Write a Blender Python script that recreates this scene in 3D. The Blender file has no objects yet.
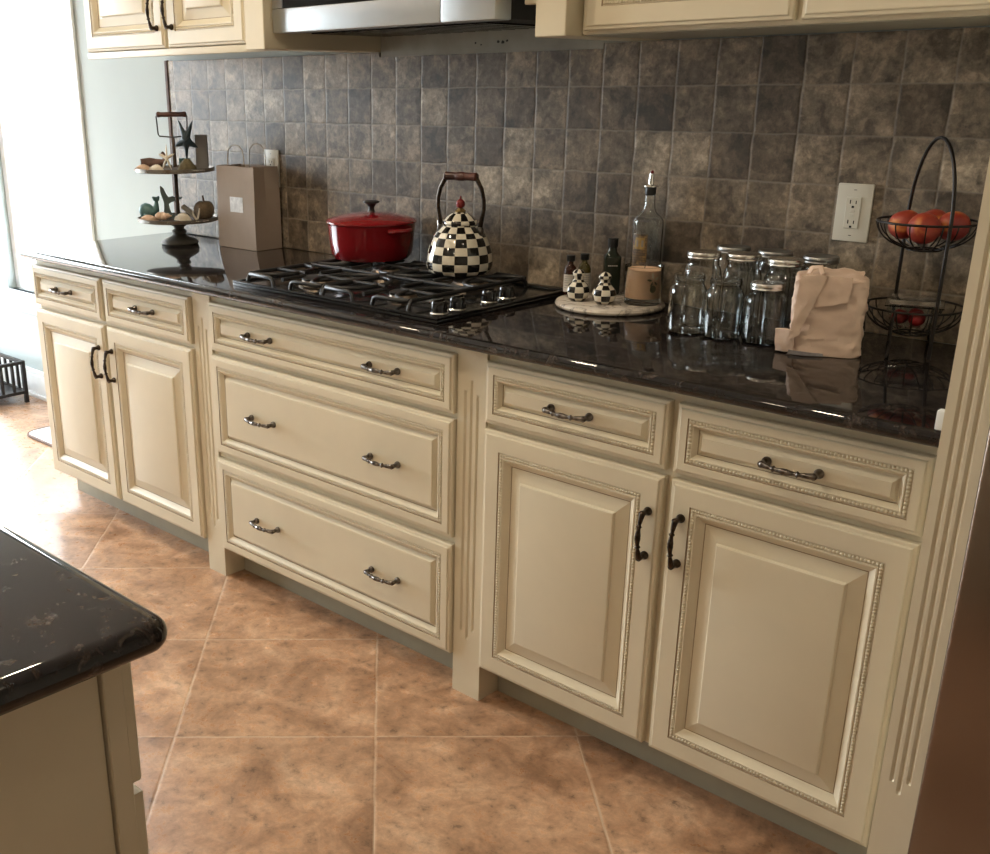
import bpy, bmesh, math, random
from mathutils import Vector, Matrix, noise
random.seed(7)
SC = bpy.context.scene
COL = SC.collection
PI = math.pi

# ------------------------------------------------------------------ materials
def new_mat(name):
    m = bpy.data.materials.new(name); m.use_nodes = True
    nt = m.node_tree; b = nt.nodes['Principled BSDF']
    return m, nt, b
def N(nt, t, **kw):
    n = nt.nodes.new(t)
    for k, v in kw.items(): setattr(n, k, v)
    return n
def mth(nt, op, a, b=None, c=None, clamp=False):
    n = N(nt, 'ShaderNodeMath', operation=op); n.use_clamp = clamp
    for i, v in enumerate((a, b, c)):
        if v is None: continue
        if isinstance(v, (int, float)): n.inputs[i].default_value = v
        else: nt.links.new(v, n.inputs[i])
    return n.outputs[0]
def mixc(nt, f, a, b, mode='MIX'):
    n = N(nt, 'ShaderNodeMix', data_type='RGBA', blend_type=mode)
    for s, v in ((n.inputs['Factor'], f), (n.inputs['A'], a), (n.inputs['B'], b)):
        if isinstance(v, (int, float)): s.default_value = v
        elif isinstance(v, (tuple, list)): s.default_value = (*v[:3], 1)
        else: nt.links.new(v, s)
    return n.outputs['Result']
def ramp(nt, f, stops):
    n = N(nt, 'ShaderNodeValToRGB'); e = n.color_ramp.elements
    while len(e) < len(stops): e.new(.5)
    for el, (p, c) in zip(e, stops):
        el.position = p; el.color = (*c[:3], 1) if isinstance(c, (tuple, list)) else (c, c, c, 1)
    nt.links.new(f, n.inputs[0]); return n.outputs[0]
def noi(nt, vec, scale, detail=4, rough=.55, dist=0):
    n = N(nt, 'ShaderNodeTexNoise'); n.inputs['Scale'].default_value = scale
    n.inputs['Detail'].default_value = detail; n.inputs['Roughness'].default_value = rough
    n.inputs['Distortion'].default_value = dist
    if vec is not None: nt.links.new(vec, n.inputs['Vector'])
    return n
def objco(nt): return N(nt, 'ShaderNodeTexCoord').outputs['Object']
def bump(nt, b, h, strength=.3, dist=.002):
    n = N(nt, 'ShaderNodeBump'); n.inputs['Strength'].default_value = strength
    n.inputs['Distance'].default_value = dist
    nt.links.new(h, n.inputs['Height']); nt.links.new(n.outputs[0], b.inputs['Normal'])
def mat(name, col, rough=.5, metal=0., var=.0, vscale=20, spec=.5, bmp=0., coat=0., trans=0., ior=1.45, col2=None, sheen=0.):
    m, nt, b = new_mat(name)
    b.inputs['Base Color'].default_value = (*col, 1); b.inputs['Roughness'].default_value = rough
    b.inputs['Metallic'].default_value = metal; b.inputs['Specular IOR Level'].default_value = spec
    b.inputs['Coat Weight'].default_value = coat; b.inputs['Transmission Weight'].default_value = trans
    b.inputs['IOR'].default_value = ior
    n = noi(nt, objco(nt), vscale)
    if var or col2:
        c2 = col2 or tuple(x * (1 - var) for x in col)
        f = ramp(nt, n.outputs[0], [(.35, 0.), (.65, 1.)])
        nt.links.new(mixc(nt, f, col, c2), b.inputs['Base Color'])
    if bmp: bump(nt, b, n.outputs[0], bmp)
    return m

M = {}
M['cream'] = mat('cream_paint', (.67, .60, .45), .42, var=.05, vscale=6, bmp=.02)
M['glaze'] = mat('umber_glaze', (.36, .27, .17), .5, var=.25, vscale=30)
M['kick_and_shade'] = mat('toe_kick_and_shade', (.36, .345, .27), .5, var=.06)  # toe kick colour, reused as painted shade below the right upper cabinet
M['pewter'] = mat('antique_pewter', (.22, .20, .18), .28, metal=1., col2=(.05, .04, .035), vscale=90)
M['bronze'] = mat('dark_bronze', (.075, .055, .042), .30, metal=1., col2=(.03, .025, .02), vscale=90)
M['white_trim'] = mat('white_trim', (.82, .84, .85), .4, var=.03)
M['plate'] = mat('outlet_plastic', (.70, .68, .60), .35, var=.03)
M['slot'] = mat('slot_black', (.01, .01, .01), .6)
M['sage'] = mat('sage_wall', (.41, .46, .455), .7, var=.04, vscale=3, bmp=.03)
M['drywall'] = mat('primed_drywall', (.30, .29, .25), .75, var=.15, vscale=18, bmp=.1)
M['ceil'] = mat('ceiling_paint', (.85, .85, .84), .8, var=.02, vscale=2)
M['roomwall'] = mat('beige_wall', (.40, .34, .26), .8, var=.04, vscale=2)
M['steel'] = mat('stainless', (.60, .62, .63), .36, metal=1., var=.06, vscale=8)
M['fridge'] = mat('dark_stainless', (.28, .24, .21), .24, metal=1., var=.08, vscale=5)
M['blackglass'] = mat('black_glass', (.012, .012, .013), .08, var=.2)
M['black'] = mat('black_enamel', (.016, .016, .017), .16, var=.2)
M['iron'] = mat('cast_iron', (.022, .022, .024), .42, var=.3, vscale=120, bmp=.15)
M['under'] = mat('dark_underside', (.03, .03, .03), .5, var=.3)
M['red'] = mat('red_enamel', (.23, .008, .012), .14, coat=.6, var=.12, vscale=3)
M['redin'] = mat('black_knob', (.02, .018, .017), .3)
M['chkw'] = mat('check_ivory', (.78, .72, .60), .12, coat=.5, var=.06, vscale=25)
M['chkb'] = mat('check_black', (.012, .011, .010), .10, coat=.5, var=.3)
M['wood'] = mat('handle_wood', (.10, .035, .025), .35, col2=(.05, .02, .015), vscale=30)
M['cherry'] = mat('cherry_red', (.20, .015, .015), .35)
M['gold'] = mat('brass', (.45, .33, .15), .35, metal=1.)
M['silver'] = mat('chrome', (.75, .75, .74), .15, metal=1., var=.05)
M['copper'] = mat('burner_ring', (.42, .34, .27), .32, metal=1., var=.1)
M['zinc'] = mat('jar_lid', (.66, .64, .60), .25, metal=1., var=.1, vscale=60)
M['graylid'] = mat('grey_jar_lid', (.34, .34, .33), .35, metal=1., var=.1, vscale=60)
M['glass'] = mat('clear_glass', (.97, .99, .985), .02, trans=1., ior=1.46)
M['pane'] = mat('window_glass', (1, 1, 1), .0, trans=1., ior=1.0)
M['amber'] = mat('amber_glass', (.07, .018, .008), .05, trans=.5, ior=1.46)
M['oilglass'] = mat('olive_glass', (.14, .11, .02), .05, trans=.5, ior=1.46)
M['darkbottle'] = mat('dark_green_glass', (.015, .022, .014), .06)
M['capblack'] = mat('black_cap', (.012, .012, .012), .35)
M['paper'] = mat('paper_label', (.62, .58, .52), .6, var=.05)
M['ink'] = mat('printed_ink', (.22, .20, .18), .6)
M['wax'] = mat('peach_wax', (.86, .56, .36), .5, var=.08, vscale=12)
M['leaf'] = mat('dried_leaf', (.12, .10, .05), .6, var=.3)
M['cream2'] = mat('dried_flower', (.75, .66, .5), .6)
M['kraft'] = mat('kraft_paper', (.34, .27, .22), .75, var=.08, vscale=14, bmp=.1)
M['twine'] = mat('paper_twine', (.33, .26, .17), .8)
M['tag'] = mat('white_tag', (.72, .72, .72), .5, col2=(.5, .5, .52), vscale=60)
M['bag'] = mat('pink_white_bag', (.72, .54, .43), .55, var=.05, vscale=34, bmp=.5)
M['bagprint'] = mat('grey_print', (.25, .23, .24), .6, var=.3, vscale=90)
M['pear'] = None
M['zincstand'] = mat('galvanised_rim', (.22, .205, .18), .45, metal=.6, col2=(.16, .12, .09), vscale=30)
M['standwood'] = mat('stand_wood', (.08, .05, .035), .5, col2=(.04, .03, .02), vscale=20)
M['standgrey'] = mat('turned_grey', (.13, .12, .10), .4, var=.25)
M['shell'] = mat('shell_pink', (.80, .60, .46), .5, col2=(.62, .42, .30), vscale=50, bmp=.3)
M['shellw'] = mat('shell_white', (.78, .70, .58), .55, var=.15, vscale=60, bmp=.4)
M['navy'] = mat('dark_teal_star', (.022, .045, .06), .45, var=.4, vscale=70, bmp=.5)
M['teal'] = mat('verdigris', (.10, .20, .20), .4, col2=(.05, .12, .13), vscale=40)
M['greyteal'] = mat('grey_green_tail', (.18, .23, .22), .5, var=.2, vscale=30)
M['drift'] = mat('driftwood', (.13, .07, .05), .7, var=.4, vscale=40, bmp=.4)
M['burlap'] = mat('burlap', (.16, .115, .07), .85, var=.3, vscale=150, bmp=.5)
M['slate'] = mat('grey_board', (.20, .19, .185), .6, var=.15)
M['moss'] = mat('mossy_base', (.15, .12, .06), .8, var=.4, vscale=90, bmp=.6)
M['page'] = mat('old_pages', (.42, .38, .32), .7, var=.1)
M['ringmetal'] = mat('black_wire', (.022, .018, .016), .4, metal=.5)
M['mat_white'] = mat('mat_white', (.75, .76, .78), .7, var=.04)
M['mat_edge'] = mat('mat_edge', (.12, .07, .05), .7)
M['greycloth'] = mat('grey_cloth', (.30, .30, .29), .9, var=.35, vscale=25, bmp=.5)
M['bark'] = mat('bark', (.12, .09, .06), .9, var=.3)
M['foliage'] = mat('foliage', (.10, .24, .08), .7, var=.4, vscale=3)
M['grey_patio'] = mat('grey_patio', (.22, .22, .20), .9, var=.3, vscale=2)  # grey patio in place of grass, keeps green bounce light out of the room
M['lamp'] = None

def emission(name, col, s):
    m, nt, b = new_mat(name)
    b.inputs['Base Color'].default_value = (*col, 1)
    b.inputs['Emission Color'].default_value = (*col, 1); b.inputs['Emission Strength'].default_value = s
    return m
M['lamp'] = emission('lamp_glow', (1, .82, .6), 14)

def granite():
    m, nt, b = new_mat('granite')
    co = objco(nt)
    v = N(nt, 'ShaderNodeTexVoronoi'); v.inputs['Scale'].default_value = 170; nt.links.new(co, v.inputs['Vector'])
    n1 = noi(nt, co, 30, 7, .74, 1.0); n2 = noi(nt, co, 9, 3)
    c = ramp(nt, n1.outputs[0], [(.30, (.004, .004, .005)), (.52, (.012, .010, .010)), (.58, (.060, .042, .033)), (.68, (.15, .125, .11))])
    c = mixc(nt, ramp(nt, v.outputs['Distance'], [(.0, 0.), (.6, .6)]), c, (.006, .006, .007))
    c = mixc(nt, ramp(nt, n2.outputs[0], [(.4, 0.), (.7, .35)]), c, (.03, .020, .016))
    nt.links.new(c, b.inputs['Base Color'])
    b.inputs['Roughness'].default_value = .045; b.inputs['IOR'].default_value = 1.52
    return m
M['granite'] = granite()

TP = .1035; TZ = 1.433
def tile_mat():
    m, nt, b = new_mat('tumbled_tile')
    co = objco(nt)
    wob = noi(nt, co, 16, 3)
    w2 = N(nt, 'ShaderNodeVectorMath', operation='SUBTRACT'); nt.links.new(wob.outputs['Color'], w2.inputs[0]); w2.inputs[1].default_value = (.5, .5, .5)
    w3 = N(nt, 'ShaderNodeVectorMath', operation='SCALE'); nt.links.new(w2.outputs[0], w3.inputs[0]); w3.inputs['Scale'].default_value = .009
    ad = N(nt, 'ShaderNodeVectorMath', operation='ADD'); nt.links.new(co, ad.inputs[0]); nt.links.new(w3.outputs[0], ad.inputs[1])
    s = N(nt, 'ShaderNodeSeparateXYZ'); nt.links.new(ad.outputs[0], s.inputs[0])
    u = mth(nt, 'DIVIDE', s.outputs[0], TP); w = mth(nt, 'DIVIDE', mth(nt, 'SUBTRACT', s.outputs[2], TZ), TP)
    fu = mth(nt, 'FLOOR', u); fw = mth(nt, 'FLOOR', w)
    cb = N(nt, 'ShaderNodeCombineXYZ'); nt.links.new(fu, cb.inputs[0]); nt.links.new(fw, cb.inputs[1])
    wn = N(nt, 'ShaderNodeTexWhiteNoise', noise_dimensions='3D'); nt.links.new(cb.outputs[0], wn.inputs['Vector'])
    du = mth(nt, 'ABSOLUTE', mth(nt, 'SUBTRACT', mth(nt, 'FRACT', u), .5)); dw = mth(nt, 'ABSOLUTE', mth(nt, 'SUBTRACT', mth(nt, 'FRACT', w), .5))
    d = mth(nt, 'MAXIMUM', du, dw)
    grout = ramp(nt, d, [(.474, 0.), (.490, 1.)])
    # mottling, offset for each tile
    off = N(nt, 'ShaderNodeVectorMath', operation='SCALE'); nt.links.new(wn.outputs['Color'], off.inputs[0]); off.inputs['Scale'].default_value = 7.
    a2 = N(nt, 'ShaderNodeVectorMath', operation='ADD'); nt.links.new(co, a2.inputs[0]); nt.links.new(off.outputs[0], a2.inputs[1])
    n1 = noi(nt, a2.outputs[0], 14, 7, .60, .35); n2 = noi(nt, a2.outputs[0], 55, 7, .72, .2)
    base = ramp(nt, wn.outputs['Value'], [(0., (.098, .072, .049)), (.3, (.160, .123, .086)), (.7, (.210, .164, .117)), (1., (.32, .262, .195))])
    blot = ramp(nt, n1.outputs[0], [(.40, .50), (.45, .86), (.54, 1.0), (.58, 1.40)])
    c = mixc(nt, 1., base, blot, 'MULTIPLY')
    c = mixc(nt, 1., c, ramp(nt, n2.outputs[0], [(.36, .62), (.5, 1.), (.63, 1.45)]), 'MULTIPLY')
    c = mixc(nt, mth(nt, 'MULTIPLY', grout, .6), c, (.24, .205, .165))
    nt.links.new(c, b.inputs['Base Color']); b.inputs['Roughness'].default_value = .52
    h = mth(nt, 'ADD', mth(nt, 'MULTIPLY', ramp(nt, d, [(.455, 0.), (.492, 1.)]), -1.), mth(nt, 'MULTIPLY', n2.outputs[0], .25))
    bump(nt, b, h, .35, .002)
    return m
M['tile'] = tile_mat()

def floor_mat():
    m, nt, b = new_mat('floor_tile')
    co = objco(nt)
    s = N(nt, 'ShaderNodeSeparateXYZ'); nt.links.new(co, s.inputs[0])
    a = mth(nt, 'DIVIDE', mth(nt, 'ADD', mth(nt, 'ADD', s.outputs[0], s.outputs[1]), .153), .668)
    c_ = mth(nt, 'DIVIDE', mth(nt, 'SUBTRACT', mth(nt, 'SUBTRACT', s.outputs[0], s.outputs[1]), .320), .668)
    cb = N(nt, 'ShaderNodeCombineXYZ'); nt.links.new(mth(nt, 'FLOOR', mth(nt, 'ADD', a, 0.)), cb.inputs[0]); nt.links.new(mth(nt, 'FLOOR', c_), cb.inputs[1])
    wn = N(nt, 'ShaderNodeTexWhiteNoise', noise_dimensions='3D'); nt.links.new(cb.outputs[0], wn.inputs['Vector'])
    def dist(x): return mth(nt, 'ABSOLUTE', mth(nt, 'SUBTRACT', mth(nt, 'FRACT', x), .5))
    d = mth(nt, 'MAXIMUM', dist(a), dist(c_))
    g = ramp(nt, d, [(.4935, 0.), (.4965, 1.)])
    off = N(nt, 'ShaderNodeVectorMath', operation='SCALE'); nt.links.new(wn.outputs['Color'], off.inputs[0]); off.inputs['Scale'].default_value = 9.
    a2 = N(nt, 'ShaderNodeVectorMath', operation='ADD'); nt.links.new(co, a2.inputs[0]); nt.links.new(off.outputs[0], a2.inputs[1])
    n1 = noi(nt, a2.outputs[0], 6, 8, .62, .8); n2 = noi(nt, a2.outputs[0], 30, 10, .74, .25); n3 = noi(nt, a2.outputs[0], 3, 2)
    c = ramp(nt, n1.outputs[0], [(.34, (.27, .145, .080)), (.46, (.41, .235, .138)), (.58, (.51, .310, .190)), (.70, (.62, .41, .27))])
    c = mixc(nt, 1., c, ramp(nt, n2.outputs[0], [(.34, .45), (.42, .84), (.52, 1.), (.64, 1.30)]), 'MULTIPLY')
    c = mixc(nt, 1., c, ramp(nt, n3.outputs[0], [(.3, .9), (.7, 1.1)]), 'MULTIPLY')
    c = mixc(nt, mth(nt, 'MULTIPLY', g, ramp(nt, n1.outputs[0], [(.40, .25), (.60, .85)])), c, (.60, .46, .33))
    nt.links.new(c, b.inputs['Base Color'])
    nt.links.new(ramp(nt, n2.outputs[0], [(.3, .36), (.7, .24)]), b.inputs['Roughness']); b.inputs['Specular IOR Level'].default_value = .7
    h = mth(nt, 'ADD', mth(nt, 'MULTIPLY', ramp(nt, d, [(.488, 0.), (.497, 1.)]), -1.), mth(nt, 'MULTIPLY', n2.outputs[0], .5))
    bump(nt, b, h, .25, .002)
    return m
M['floor'] = floor_mat()

def marble():
    m, nt, b = new_mat('marble'); co = objco(nt)
    n = noi(nt, co, 9, 6, .6, 1.5)
    c = ramp(nt, n.outputs[0], [(.44, (.74, .66, .57)), (.495, (.30, .26, .23)), (.52, (.72, .65, .57)), (.8, (.78, .70, .62))])
    nt.links.new(c, b.inputs['Base Color']); b.inputs['Roughness'].default_value = .2
    return m
M['marble'] = marble()
def peach():
    m, nt, b = new_mat('peach_skin'); co = objco(nt)
    n = noi(nt, co, 14, 3, .5, .3)
    c = ramp(nt, n.outputs[0], [(.34, (.62, .24, .05)), (.44, (.36, .05, .025)), (.60, (.20, .016, .014))])
    nt.links.new(c, b.inputs['Base Color']); b.inputs['Roughness'].default_value = .45
    return m
M['peach'] = peach()
def townlabel():
    # printed picture of house fronts: ochre walls with shutters over dark stone
    m, nt, b = new_mat('town_print'); co = objco(nt)
    s = N(nt, 'ShaderNodeSeparateXYZ'); nt.links.new(co, s.inputs[0])
    n = noi(nt, co, 90, 4, .6)
    br = N(nt, 'ShaderNodeTexBrick'); br.inputs['Scale'].default_value = 42
    cmb = N(nt, 'ShaderNodeCombineXYZ'); nt.links.new(s.outputs[0], cmb.inputs[0]); nt.links.new(s.outputs[2], cmb.inputs[1]); nt.links.new(cmb.outputs[0], br.inputs['Vector'])
    br.inputs['Color1'].default_value = (.30, .19, .07, 1); br.inputs['Color2'].default_value = (.10, .07, .05, 1); br.inputs['Mortar'].default_value = (.03, .025, .02, 1)
    c = mixc(nt, ramp(nt, n.outputs[0], [(.4, 0.), (.6, .7)]), br.outputs['Color'], (.06, .045, .035))
    nt.links.new(c, b.inputs['Base Color']); b.inputs['Roughness'].default_value = .4
    return m
M['town'] = townlabel()
M['ochre'] = mat('ochre_print', (.36, .24, .08), .4, var=.3, vscale=80)

# ------------------------------------------------------------------ geometry helpers
def bm_new(): return bmesh.new()
def box(bm, x0, x1, y0, y1, z0, z1, mi=0):
    v = [bm.verts.new(p) for p in ((x0,y0,z0),(x1,y0,z0),(x1,y1,z0),(x0,y1,z0),(x0,y0,z1),(x1,y0,z1),(x1,y1,z1),(x0,y1,z1))]
    for f in ((0,3,2,1),(4,5,6,7),(0,1,5,4),(1,2,6,5),(2,3,7,6),(3,0,4,7)):
        q = bm.faces.new([v[i] for i in f]); q.material_index = mi
    return v
def bbox(bm, x0, x1, y0, y1, z0, z1, bev=.003, seg=2, mi=0):
    v = box(bm, x0, x1, y0, y1, z0, z1, mi)
    es = {e for q in v for e in q.link_edges}
    bmesh.ops.bevel(bm, geom=list(es), offset=bev, segments=seg, affect='EDGES', profile=.6, material=-1)
def lathe(bm, prof, cx=0, cy=0, cz=0, n=32, mf=None, mi=0, caps=True, sx=1, sy=1):
    rings = []
    for (r, z) in prof:
        if r < 1e-6: rings.append([bm.verts.new((cx, cy, cz + z))])
        else: rings.append([bm.verts.new((cx + sx*r*math.cos(2*PI*i/n), cy + sy*r*math.sin(2*PI*i/n), cz + z)) for i in range(n)])
    for j in range(len(rings)-1):
        A, B = rings[j], rings[j+1]
        for i in range(n):
            k = (i+1) % n
            if len(A) == 1 and len(B) == 1: continue
            if len(A) == 1: f = bm.faces.new((A[0], B[k], B[i]))
            elif len(B) == 1: f = bm.faces.new((A[i], A[k], B[0]))
            else: f = bm.faces.new((A[i], A[k], B[k], B[i]))
            f.material_index = mf(j, i) if mf else mi
    if caps:
        if len(rings[0]) > 1: bm.faces.new(rings[0][::-1]).material_index = mi
        if len(rings[-1]) > 1: bm.faces.new(rings[-1]).material_index = mi
    return rings
def tube(bm, pts, r, n=8, mi=0, closed=False, flat=1.):
    P = [Vector(p) for p in pts]; L = len(P)
    R_ = r if isinstance(r, (list, tuple)) else [r]*L
    T = []
    for i in range(L):
        a = P[(i-1) % L] if (closed or i > 0) else P[0]; b = P[(i+1) % L] if (closed or i < L-1) else P[-1]
        t = (b-a); T.append(t.normalized() if t.length > 1e-9 else Vector((0,0,1)))
    up = Vector((0,0,1)) if abs(T[0].z) < .9 else Vector((0,1,0))
    nrm = (up - T[0]*up.dot(T[0])).normalized()
    rings = []
    for i in range(L):
        nrm = (nrm - T[i]*nrm.dot(T[i])); nrm = nrm.normalized() if nrm.length > 1e-6 else T[i].orthogonal().normalized()
        b = T[i].cross(nrm)
        rings.append([bm.verts.new(P[i] + (nrm*math.cos(2*PI*k/n)*flat + b*math.sin(2*PI*k/n))*R_[i]) for k in range(n)])
    m = L if closed else L-1
    for i in range(m):
        A, B = rings[i], rings[(i+1) % L]
        for k in range(n):
            q = (k+1) % n
            bm.faces.new((A[k], A[q], B[q], B[k])).material_index = mi
    if not closed:
        bm.faces.new(rings[0][::-1]).material_index = mi; bm.faces.new(rings[-1]).material_index = mi
def extrude_poly(bm, pts, y0, y1, mi=0):
    """outline in XZ, thickness along y"""
    A = [bm.verts.new((x, y0, z)) for x, z in pts]; B = [bm.verts.new((x, y1, z)) for x, z in pts]
    n = len(pts)
    bm.faces.new(A).material_index = mi; bm.faces.new(B[::-1]).material_index = mi
    for i in range(n):
        k = (i+1) % n
        bm.faces.new((A[k], A[i], B[i], B[k])).material_index = mi
def obj(name, bm, mats, parent=None, loc=None, rot=None, smooth=35, label=None):
    bmesh.ops.recalc_face_normals(bm, faces=bm.faces)
    for f in bm.faces: f.smooth = True
    lim = math.radians(smooth)
    for e in bm.edges:
        e.smooth = not (len(e.link_faces) != 2 or (e.calc_face_angle(0) > lim and not all(f.material_index == 2 for f in e.link_faces)))
    me = bpy.data.meshes.new(name); bm.to_mesh(me); bm.free()
    o = bpy.data.objects.new(name, me); COL.objects.link(o)
    for m in (mats if isinstance(mats, (list, tuple)) else [mats]): me.materials.append(M[m])
    if parent: o.parent = parent
    if loc: o.location = loc
    if rot: o.rotation_euler = rot
    if label: o['label'] = label
    return o
def tag(o, label, cat, group=None):
    o['label'] = label; o['category'] = cat
    if group: o['group'] = group
    return o
def thing(name, label, cat, loc=(0,0,0), rz=0, group=None):
    o = bpy.data.objects.new(name, None); COL.objects.link(o); o.empty_display_size = .05
    o.location = loc; o.rotation_euler = (0, 0, rz)
    return tag(o, label, cat, group)
def struct(name, bm, mats, **k):
    o = obj(name, bm, mats, **k); o['kind'] = 'structure'; return o
def dup(root, loc, label=None, rz=None):
    r = root.copy(); COL.objects.link(r); r.location = loc
    if rz is not None: r.rotation_euler = (0, 0, rz)
    if label: r['label'] = label
    for ch in list(root.children):
        c = ch.copy(); COL.objects.link(c); c.parent = r
        for g in list(ch.children):
            d = g.copy(); COL.objects.link(d); d.parent = c
    return r

# ------------------------------------------------------------------ room shell
X0, X1, Y0, Y1, ZC = -4.7, 2.5, -5.2, 0., 2.6
bm = bm_new(); box(bm, X0-.1, X1+.1, Y0-.1, .1, -.1, 0); struct('floor', bm, 'floor')
bm = bm_new(); box(bm, X0-.1, X1+.1, Y0-.1, .12, ZC, ZC+.1); struct('ceiling', bm, 'ceil')
# back wall with window opening
WX0, WX1, WZ0, WZ1 = -3.42, -2.575, .52, 2.25
DX0, DX1, DZ1 = -4.60, -3.72, 2.15
bm = bm_new()
box(bm, X0-.1, DX0, 0, .12, 0, ZC); box(bm, DX0, DX1, 0, .12, DZ1, ZC); box(bm, DX1, WX0, 0, .12, 0, ZC); box(bm, WX1, X1+.1, 0, .12, 0, ZC)
box(bm, WX0, WX1, 0, .12, 0, WZ0); box(bm, WX0, WX1, 0, .12, WZ1, ZC)
struct('wall_back', bm, 'sage')
bm = bm_new(); LY0, LY1, LZ0, LZ1 = -2.3, -.45, .1, 2.25
box(bm, X0-.12, X0, Y0, LY0, 0, ZC); box(bm, X0-.12, X0, LY1, 0, 0, ZC)
box(bm, X0-.12, X0, LY0, LY1, 0, LZ0); box(bm, X0-.12, X0, LY0, LY1, LZ1, ZC)
struct('wall_left', bm, 'sage')
bm = bm_new(); box(bm, X1, X1+.12, Y0, 0, 0, ZC); struct('wall_right', bm, 'roomwall')
bm = bm_new(); box(bm, X0-.1, X1+.1, Y0-.12, Y0, 0, ZC); struct('wall_front', bm, 'roomwall')
# window trim
bm = bm_new()
for x0, x1 in ((WX0-.03, WX0+.003), (WX1-.003, WX1+.03)): bbox(bm, x0, x1, -.014, -.001, WZ0-.0, WZ1+.03, .004)
bbox(bm, WX0-.003, WX1+.003, -.014, -.001, WZ1, WZ1+.03, .004)
bbox(bm, WX0-.07, WX1+.07, -.055, .03, WZ0-.028, WZ0, .005)
bbox(bm, WX0-.055, WX1+.055, -.018, -.001, WZ0-.095, WZ0-.029, .004)
wt = struct('window_1', bm, 'white_trim')
bm = bm_new()
for (a, b_, c, d) in ((WX0, WX0+.05, WZ0, WZ1), (WX1-.05, WX1, WZ0, WZ1), (WX0+.05, WX1-.05, WZ0, WZ0+.06), (WX0+.05, WX1-.05, WZ1-.05, WZ1)):
    bbox(bm, a+.001, b_-.001, .04, .075, c, d, .003)
obj('window_sash', bm, 'white_trim', wt)
bm = bm_new()
bbox(bm, DX0-.06, DX0, -.02, -.001, 0, DZ1+.06, .004); bbox(bm, DX1, DX1+.06, -.02, -.001, 0, DZ1+.06, .004); bbox(bm, DX0, DX1, -.02, -.001, DZ1, DZ1+.06, .004)
bbox(bm, DX0+.001, DX0+.08, .04, .08, .001, DZ1-.001, .003); bbox(bm, DX1-.08, DX1-.001, .04, .08, .001, DZ1-.001, .003)
bbox(bm, DX0+.081, DX1-.081, .04, .08, .001, .16, .003); bbox(bm, DX0+.081, DX1-.081, .04, .08, DZ1-.09, DZ1-.001, .003)
struct('door_1', bm, 'white_trim')
bm = bm_new(); box(bm, WX0+.05, WX1-.05, .055, .059, WZ0+.06, WZ1-.05); obj('window_pane', bm, 'pane', wt)
bm = bm_new()
bbox(bm, X0+.001, X0+.022, LY0-.09, LY0, 0.0, LZ1+.09, .004); bbox(bm, X0+.001, X0+.022, LY1, LY1+.09, 0.0, LZ1+.09, .004)
bbox(bm, X0+.001, X0+.022, LY0, LY1, LZ1, LZ1+.09, .004); 
for y in (LY0+.02, (LY0+LY1)/2, LY1-.02): bbox(bm, X0-.08, X0-.04, y-.03, y+.03, LZ0, LZ1, .003)
struct('window_2', bm, 'white_trim')
# baseboards
bm = bm_new(); 
def baseboard(bm, x0, x1):
    bbox(bm, x0, x1, -.016, -.001, 0, .115, .003); bbox(bm, x0, x1, -.012, -.001, .1155, .14, .004)
    bbox(bm, x0, x1, -.026, -.0165, 0, .02, .004)
baseboard(bm, DX1+.062, -1.91)
struct('baseboard_back', bm, 'white_trim')
# backsplash
bm = bm_new()
box(bm, -1.897, -.791, -.010, -.0005, .9185, 1.534); box(bm, -.791, -.003, -.010, -.0005, .9185, 1.521); box(bm, -.003, 1.108, -.010, -.0005, .9185, 1.534)
struct('wall_backsplash', bm, 'tile')
bm = bm_new(); bbox(bm, -1.915, -1.8975, -.014, -.0005, .9185, 1.537, .003); struct('trim_1', bm, 'drift')
bm = bm_new(); box(bm, -.788, .074, -.008, -.0005, 1.5345, 1.60); box(bm, -.788, -.004, -.008, -.0005, 1.5215, 1.5344)
for (x, z, r) in ((-.42, 1.548, .004), (-.40, 1.543, .003), (-.34, 1.549, .005), (-.325, 1.547, .006), (-.31, 1.55, .004), (-.05, 1.556, .004), (-.03, 1.557, .004)):
    vs = [bm.verts.new((x + r*random.uniform(.7,1.3)*math.cos(t*PI/4), -.0083, z + r*.7*random.uniform(.7,1.3)*math.sin(t*PI/4))) for t in range(8)]
    bm.faces.new(vs).material_index = 1
struct('trim_2', bm, ['drywall', 'slot'])

# ------------------------------------------------------------------ panel fronts
EDGE = [(0,0,0),(0,.0125,0),(.002,.0155,0),(.0075,.0165,0),(.0090,.0192,0),(.0105,.0200,0)]
DOOR = EDGE+[(.0455,.0200,0),(.0470,.0172,1),(.0480,.0172,0),(.0565,.0172,0),(.0575,.0198,0),(.0600,.0195,0),(.066,.0140,0),(.0725,.0095,0),(.0745,.0070,0),(.0765,.0068,1),(.1050,.0130,0),(.1062,.0165,0),(.1085,.0186,0),(.1105,.0190,0)]
DRAW = EDGE+[(.0250,.0200,0),(.0262,.0172,1),(.0270,.0172,0),(.0350,.0172,0),(.0360,.0198,0),(.0380,.0195,0),(.0415,.0140,0),(.0450,.0100,0),(.0460,.0080,1),(.0485,.0082,0),(.0560,.0160,0),(.0575,.0180,0)]
WIDE = EDGE+[(.0290,.0200,0),(.0302,.0172,1),(.0310,.0172,0),(.0390,.0172,0),(.0400,.0198,0),(.0420,.0195,0),(.0480,.0140,0),(.0520,.0100,0),(.0535,.0080,1),(.0560,.0082,0),(.0625,.0150,0),(.0640,.0175,0),(.0660,.0180,0)]
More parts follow.
